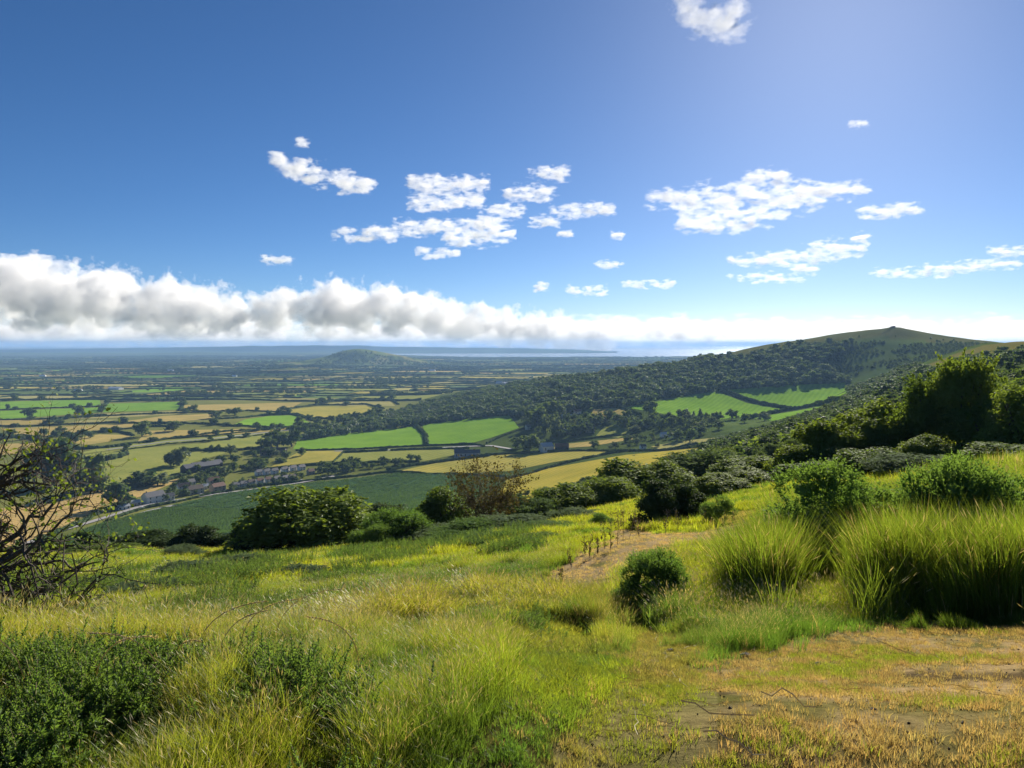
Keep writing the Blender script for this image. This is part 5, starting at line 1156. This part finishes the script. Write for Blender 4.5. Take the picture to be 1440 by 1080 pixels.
for k in range(2):
    x_, y_, l_ = Xs[k::2], Ys[k::2], lump[k::2]; n = len(x_)
    zz = zat(x_, y_) + rng.uniform(0, 1, n) * np.clip((l_ - .40) * .9, 0, .15)
    scatter('gorse_cover', np.stack([x_, y_, zz], -1), sprig(130 + k), 'gorse_sprig', rng.uniform(.35, .75, n), np.stack([rng.normal(0, .5, n), rng.normal(0, .5, n), rng.uniform(0, 6.28, n)], -1), label='low feathery gorse in the near corner of the meadow')
# darker creeping gorse and weeds through the meadow
wm = np.where((rr > 4) & (rr < 45) & ~z_path & ~z_dirt & ~z_dry & ~z_bright & ~lawn & (gx_ < 760) & (fbm(X / 2.6, Y / 2.6, 133, 3) > .56))[0]
n = len(wm); s = np.clip(rr[wm] / 9, .8, 3.2)
scatter('weed_cover', Pg[wm] + np.array([0, 0, .03]), sprig(140, 46, .34), 'gorse_sprig', s * rng.uniform(.4, .8, n) * .8, np.stack([rng.normal(0, .4, n), rng.normal(0, .4, n), rng.uniform(0, 6.28, n)], -1), label='dark creeping gorse and weeds through the meadow')
# pale fallen stalks
def strand(seed, L_, rd):
    r = np.random.default_rng(seed); p = np.stack([np.linspace(0, L_, 6), np.cumsum(r.normal(0, .06 * L_, 6)), .02 + .03 * np.abs(r.normal(size=6))], -1); V, q = tube(p, np.full(6, rd), 3); return npmesh('straw_stalk', V, q, M['straw'])
sm = np.where((z_dirt | z_path) & (rr < 14))[0]; sm = rng.choice(sm, min(260, len(sm)), False)
scatter('fallen_straw', Pg[sm], strand(1, .22, .0022), 'straw_stalk', rng.uniform(.3, 1.1, len(sm)), label='scattered pale straws on the trodden turf')
for i, (px, py, lb, L_) in enumerate([(1335,908,'long pale stalk lying by the large mound',.45),(1288,938,'bent pale stalk lying on the bare turf',.4),(960,1010,'pale curled stalk on the path edge',.35),(1430,850,'pale stalk leaning from the mound edge',.5),(985,1060,'pale stalk lying low on the path',.3),(1070,1002,'short pale straw on the bare turf',.25)]):
    g = ground_at(px, py)[0]; o = obj('fallen_stalk', strand(20 + i, L_, .004), None, (g[0], g[1], g[2] + .05)); o.rotation_euler = (0, -.05, random.uniform(0, 6)); tag(o, lb, 'dry stalk', 'fallen stalks on the turf')
cm_ = np.where((z_dirt | z_dry | z_path) & (rr < 24))[0]; cm_ = rng.choice(cm_, min(1500, len(cm_)), False)
v, f = ICO1; scatter('soil_crumbs', Pg[cm_] + np.array([0, 0, .004]), npmesh('soil_crumb', v * np.array([1, .8, .6]) * (1 + rng.uniform(-.3, .3, (len(v), 1))), f, M['dung']), 'soil_crumb', rng.uniform(.003, .003 + .012 * rng.random(len(cm_)) ** 2, len(cm_)), label='dark crumbs of soil and dung on the worn turf')
# long dry seed grasses arching over the near corner
for i, (px, d, hp, lb) in enumerate([(265,4.0,120,'pale arching dry grass stem in the gorse'),(300,4.1,90,'second pale arching stem beside the first'),(215,3.7,110,'pale stem bending left over the gorse'),(235,3.9,80,'short pale stem among the gorse sprigs'),(120,3.6,130,'pale blade bent over in the near gorse'),(20,3.7,150,'pale stem at the frame edge'),(330,4.3,100,'pale stem leaning right from the gorse'),(380,5.4,110,'tall pale stem standing in the meadow'),(500,4.2,90,'dry stem near the foot of the meadow')]):
    x = (px - 720) / F * d; z = float(zat(x, d)); h = hp / F * d; r_ = np.random.default_rng(50 + i); a = r_.uniform(-.8, .8) + (math.pi if i % 3 == 2 else 0)
    p = np.array([(h * .9 * t * t * math.cos(a), h * .5 * t * t * math.sin(a), h * (1.5 * t - .75 * t * t)) for t in np.linspace(0, 1, 9)]); V, q = tube(p, np.linspace(.0035, .0022, 9), 4)
    rt = empty('dry_grass_stem', (x, d, z + .1)); tag(rt, lb, 'grass stem', 'dry stems over the near gorse'); obj('stem', npmesh('stem', V, q, M['straw']), rt)
    u_ = np.linspace(.62, 1, 30); c = np.stack([np.interp(u_, np.linspace(0, 1, 9), p[:, k]) for k in range(3)], -1); lv, lq = leaf_quads(c, r_.normal(size=c.shape), .012, .4, r_); obj('seed_head', npmesh('seed_head', lv, tri(lq), M['straw']), rt)
# dung and stones on the path
def lump_mesh(seed):
    r = np.random.default_rng(seed); v, f = ICO2; v = v * (1 + r.uniform(-.25, .25, (len(v), 1))) * np.array([1, .8, .45]); return v, f
for i, (px, py, wp, lb, mt) in enumerate([(943,916,12,'dark dung lump on the path, upper of a pair','dung'),(935,922,10,'dark dung lump on the path, lower of a pair','dung'),(943,946,9,'small flat dung lump lower on the path','dung'),(938,968,13,'pale grey stone on the path','rock'),(906,994,8,'small stone at the path side','rock'),(1048,924,18,'dark dung heap on the dry turf','dung'),(1150,936,14,'dung lump between dry patches','dung'),(1132,914,6,'small stone on the dry turf','rock'),(832,1018,8,'small pale stone in the turf','rock'),(1228,998,10,'dark clod in the dry turf','dung'),(1200,1015,12,'dark clod near the frame foot','dung')]):
    g = ground_at(px, py)[0]; wd = wp / F * g[1] / 2; v, f = lump_mesh(i); o = obj('dung' if mt == 'dung' else 'stone', npmesh('lump', v, f, M[mt], smooth=False), None, (g[0], g[1], g[2] + wd * .2)); o.scale = (wd, wd, wd); tag(o, lb, 'dung' if mt == 'dung' else 'stone')

# ------------------------------------------------------------------ clouds: volumes far up, lit by the sun and the sky
def mat_cloud(dens, aniso):
    m = bpy.data.materials.new('cloud'); m.use_nodes = True; n = m.node_tree.nodes; n.remove(n['Principled BSDF'])
    v = n.new('ShaderNodeVolumePrincipled'); v.inputs['Color'].default_value = (1, 1, 1, 1); v.inputs['Density'].default_value = dens; v.inputs['Anisotropy'].default_value = aniso
    m.node_tree.links.new(v.outputs[0], n['Material Output'].inputs['Volume']); return m
def cloud(label, pts_, rad, vox, dens, ns, amp, aniso=.4, squash=1.0, seed=0, gain=3.5, pad=1.2):
    P_ = np.asarray(pts_, float); lo = P_.min(0) - rad * pad; hi = P_.max(0) + rad * pad; vox = np.broadcast_to(vox, 3)
    me = bpy.data.meshes.new('cloud'); me.vertices.add(len(P_)); me.vertices.foreach_set('co', P_.astype(np.float32).ravel())
    o = obj('cloud', me); tag(o, label, kind='stuff')
    g = bpy.data.node_groups.new('cloud', 'GeometryNodeTree'); N = g.nodes.new; L = g.links.new
    g.interface.new_socket('Geometry', in_out='INPUT', socket_type='NodeSocketGeometry'); g.interface.new_socket('Geometry', in_out='OUTPUT', socket_type='NodeSocketGeometry')
    gi, go, vc, pr, pos = N('NodeGroupInput'), N('NodeGroupOutput'), N('GeometryNodeVolumeCube'), N('GeometryNodeProximity'), N('GeometryNodeInputPosition')
    vc.inputs['Min'].default_value = lo; vc.inputs['Max'].default_value = hi
    for nm, c, v in zip('XYZ', hi - lo, vox): vc.inputs['Resolution ' + nm].default_value = int(max(8, c / v))
    pr.target_element = 'POINTS'; L(gi.outputs[0], pr.inputs[0])
    mul = N('ShaderNodeVectorMath'); mul.operation = 'MULTIPLY'; mul.inputs[1].default_value = (1, 1, squash); L(pos.outputs[0], mul.inputs[0])
    no = N('ShaderNodeTexNoise'); no.noise_dimensions = '4D'; no.inputs['W'].default_value = seed; L(mul.outputs[0], no.inputs['Vector'])
    no.inputs['Scale'].default_value = 1 / ns; no.inputs['Detail'].default_value = 7; no.inputs['Roughness'].default_value = .62
    def Mt(op, a, b=None, c=None):
        m = N('ShaderNodeMath'); m.operation = op
        for i, x in enumerate((a, b, c)):
            if x is None: continue
            if isinstance(x, (int, float)): m.inputs[i].default_value = x
            else: L(x, m.inputs[i])
        return m.outputs[0]
    e = Mt('SUBTRACT', 1.0, Mt('DIVIDE', pr.outputs['Distance'], rad)); x = Mt('ADD', e, Mt('MULTIPLY_ADD', no.outputs[0], amp * 2, -amp))
    x = Mt('MAXIMUM', Mt('MINIMUM', Mt('MULTIPLY', x, gain), 1.0), 0.0); L(x, vc.inputs['Density'])
    sm = N('GeometryNodeSetMaterial'); sm.inputs['Material'].default_value = mat_cloud(dens, aniso); L(vc.outputs[0], sm.inputs[0]); L(sm.outputs[0], go.inputs[0])
    o.modifiers.new('volume', 'NODES').node_group = g; return o
cr = np.random.default_rng(3)
def puff(ells, D, thick, n=90):
    out = []
    for px, py, rx, ry in ells:
        a = cr.uniform(0, 6.28, n); q = np.sqrt(cr.random(n)); d = D + cr.normal(0, thick, n)
        out.append(at(px + rx * q * np.cos(a), py + ry * q * np.sin(a), d))
    return np.concatenate(out)
prof = [(a, b + 16) for a, b in [(-120,350),(20,350),(80,360),(140,366),(200,380),(260,388),(320,403),(360,415),(385,402),(400,394),(450,388),(520,388),(580,398),(640,422),(700,428),(760,440),(800,452),(860,456)]]
D = 16000; B_ = []
for k in range(170):
    px = cr.uniform(-130, 850); top = np.interp(px, [p[0] for p in prof], [p[1] for p in prof]); h = 462 - top
    r_ = cr.uniform(.13, .33) * h; y = top + r_ + 9 + cr.random() ** 1.5 * max(h - 2 * r_ - 12, 0); c = at(px, y, D + cr.uniform(-500, 500)); rm = r_ / F * D
    v = unit(cr.normal(size=(60, 3))) * cr.random((60, 1)) ** .33; v[:, 2] = np.maximum(v[:, 2], -.45); B_.append(c + v * rm * np.array([1.25, .6, 1]))
cloud('long bank of heaped cloud low over the plain', np.concatenate(B_), 230, (19, 34, 14), .0030, 430, 4.4, .1, gain=7)
B_ = []
for k in range(150):
    c = at(cr.uniform(-130, 1010), 474 - abs(cr.normal(0, 9)), 24000 + cr.uniform(-900, 900)); v = unit(cr.normal(size=(24, 3))) * cr.random((24, 1)) ** .33; B_.append(c + v * cr.uniform(50, 170) * np.array([2.4, 1, .8]))
cloud('small far heaps of cloud beneath the long bank', np.concatenate(B_), 190, (44, 60, 22), .0014, 480, 3.8, .2, 1.4, 3, 4)
B_ = [at(cr.uniform(-150, 1000, 420), 471 + cr.normal(0, 5, 420), 27000 + cr.uniform(-2500, 2500, 420)), at(cr.uniform(780, 1560, 170), 466 + cr.normal(0, 3, 170), 27000 + cr.uniform(-2500, 2500, 170))]
cloud('pale streaks of cloud along the horizon', np.concatenate(B_), 330, (70, 160, 30), .0004, 1100, 3.4, .3, 4.0)
for i, (lab, D_, ells, rad, ns, amp, sq) in enumerate([
 ('slanting white cloud, leftmost of the mid sky clouds', 6500, [(425,238,26,8),(465,250,34,9),(505,262,28,6),(392,224,8,3)], 75, 200, 4.2, 2.0),
 ('tiny wisp above the slanting white cloud', 6500, [(425,201,8,3)], 40, 120, 4.0, 2.0),
 ('broken white cloud left of centre', 6500, [(620,260,36,8),(605,285,28,6),(588,258,10,4),(663,258,22,3),(655,282,22,3)], 72, 170, 5.0, 2.4),
 ('ragged white cloud rising to the middle of the sky', 6500, [(775,243,24,5),(745,272,34,6),(712,296,22,6),(690,312,16,5)], 66, 170, 5.0, 2.6),
 ('heaped white cloud below the ragged one', 6500, [(665,320,38,8),(655,336,30,6),(700,330,20,4)], 72, 180, 4.6, 2.4),
 ('flat white cloud at the centre right', 6500, [(815,298,44,4),(840,294,22,5),(765,312,20,2)], 58, 170, 4.6, 2.6),
 ('low white cloud pair left of centre', 6500, [(500,331,32,5),(540,327,18,6),(580,321,26,6),(610,316,10,5)], 64, 170, 4.4, 2.2),
 ('small flat cloud under the heaped white one', 6500, [(615,356,28,4)], 56, 150, 4.2, 2.2),
 ('small lone white cloud over the cloud bank', 7000, [(389,366,20,3.5)], 56, 150, 4.0, 2.2),
 ('small white cloud low at the centre', 8500, [(826,409,30,4),(915,399,38,1.5),(762,403,9,2)], 62, 180, 4.4, 2.6),
 ('two faint dashes of cloud at the centre', 7500, [(795,328,9,1.5),(857,372,17,2),(868,331,8,1)], 46, 150, 4.4, 2.6),
 ('largest bright cloud, broad and flat, right of centre', 6000, [(975,282,62,11),(1040,278,72,14),(1085,252,32,6),(1005,316,52,4),(1055,298,50,10),(1165,268,52,2.5),(1110,282,40,5)], 92, 240, 4.2, 2.6),
 ('small bright cloud near the frame edge', 6000, [(1240,298,32,4),(1270,295,20,2.5)], 64, 170, 4.0, 2.4),
 ('long bright cloud over the hilltop', 6500, [(1110,363,64,5),(1175,350,40,7),(1055,366,30,2.5),(1210,336,8,2.5)], 68, 200, 4.4, 2.8),
 ('thin cloud streak below the long bright one', 6500, [(1075,391,52,2.5),(1130,379,20,2)], 52, 180, 4.4, 3.0),
 ('thin streaks of cloud at the frame edge', 6500, [(1285,384,62,2.5),(1340,377,50,2.5),(1395,373,38,2),(1415,353,26,3.5)], 52, 180, 4.4, 3.0),
 ('white puff at the very top of the sky', 1500, [(1000,28,30,12),(970,12,10,4),(1036,15,9,6),(1020,42,20,4)], 24, 52, 5.0, 1.6),
 ('faint wisp high above the hill', 5000, [(1205,174,12,1.5)], 30, 110, 4.4, 3.0)]):
    cloud(lab, puff(ells, D_, 40), rad * .44, 4.5 * D_ / 6500, .0075, ns * .66, amp * 1.35, .2, sq * 1.15, i + 5, gain=1.5)
# ------------------------------------------------------------------ haze over the land
x0, x1, y0, y1, z0, z1 = -42000, 42000, -8000, 62000, -185, 62
V, q = box(x0, x1, y0, y1, z0, z1); me = npmesh('haze', V, q, [])
m = bpy.data.materials.new('haze_air'); m.use_nodes = True; n = m.node_tree.nodes; n.remove(n['Principled BSDF'])
v = n.new('ShaderNodeVolumePrincipled'); v.inputs['Color'].default_value = (.36, .60, 1, 1); v.inputs['Density'].default_value = 5.8e-5; v.inputs['Anisotropy'].default_value = .1
m.node_tree.links.new(v.outputs[0], n['Material Output'].inputs['Volume']); me.materials.append(m)
tag(obj('haze', me), kind='stuff')
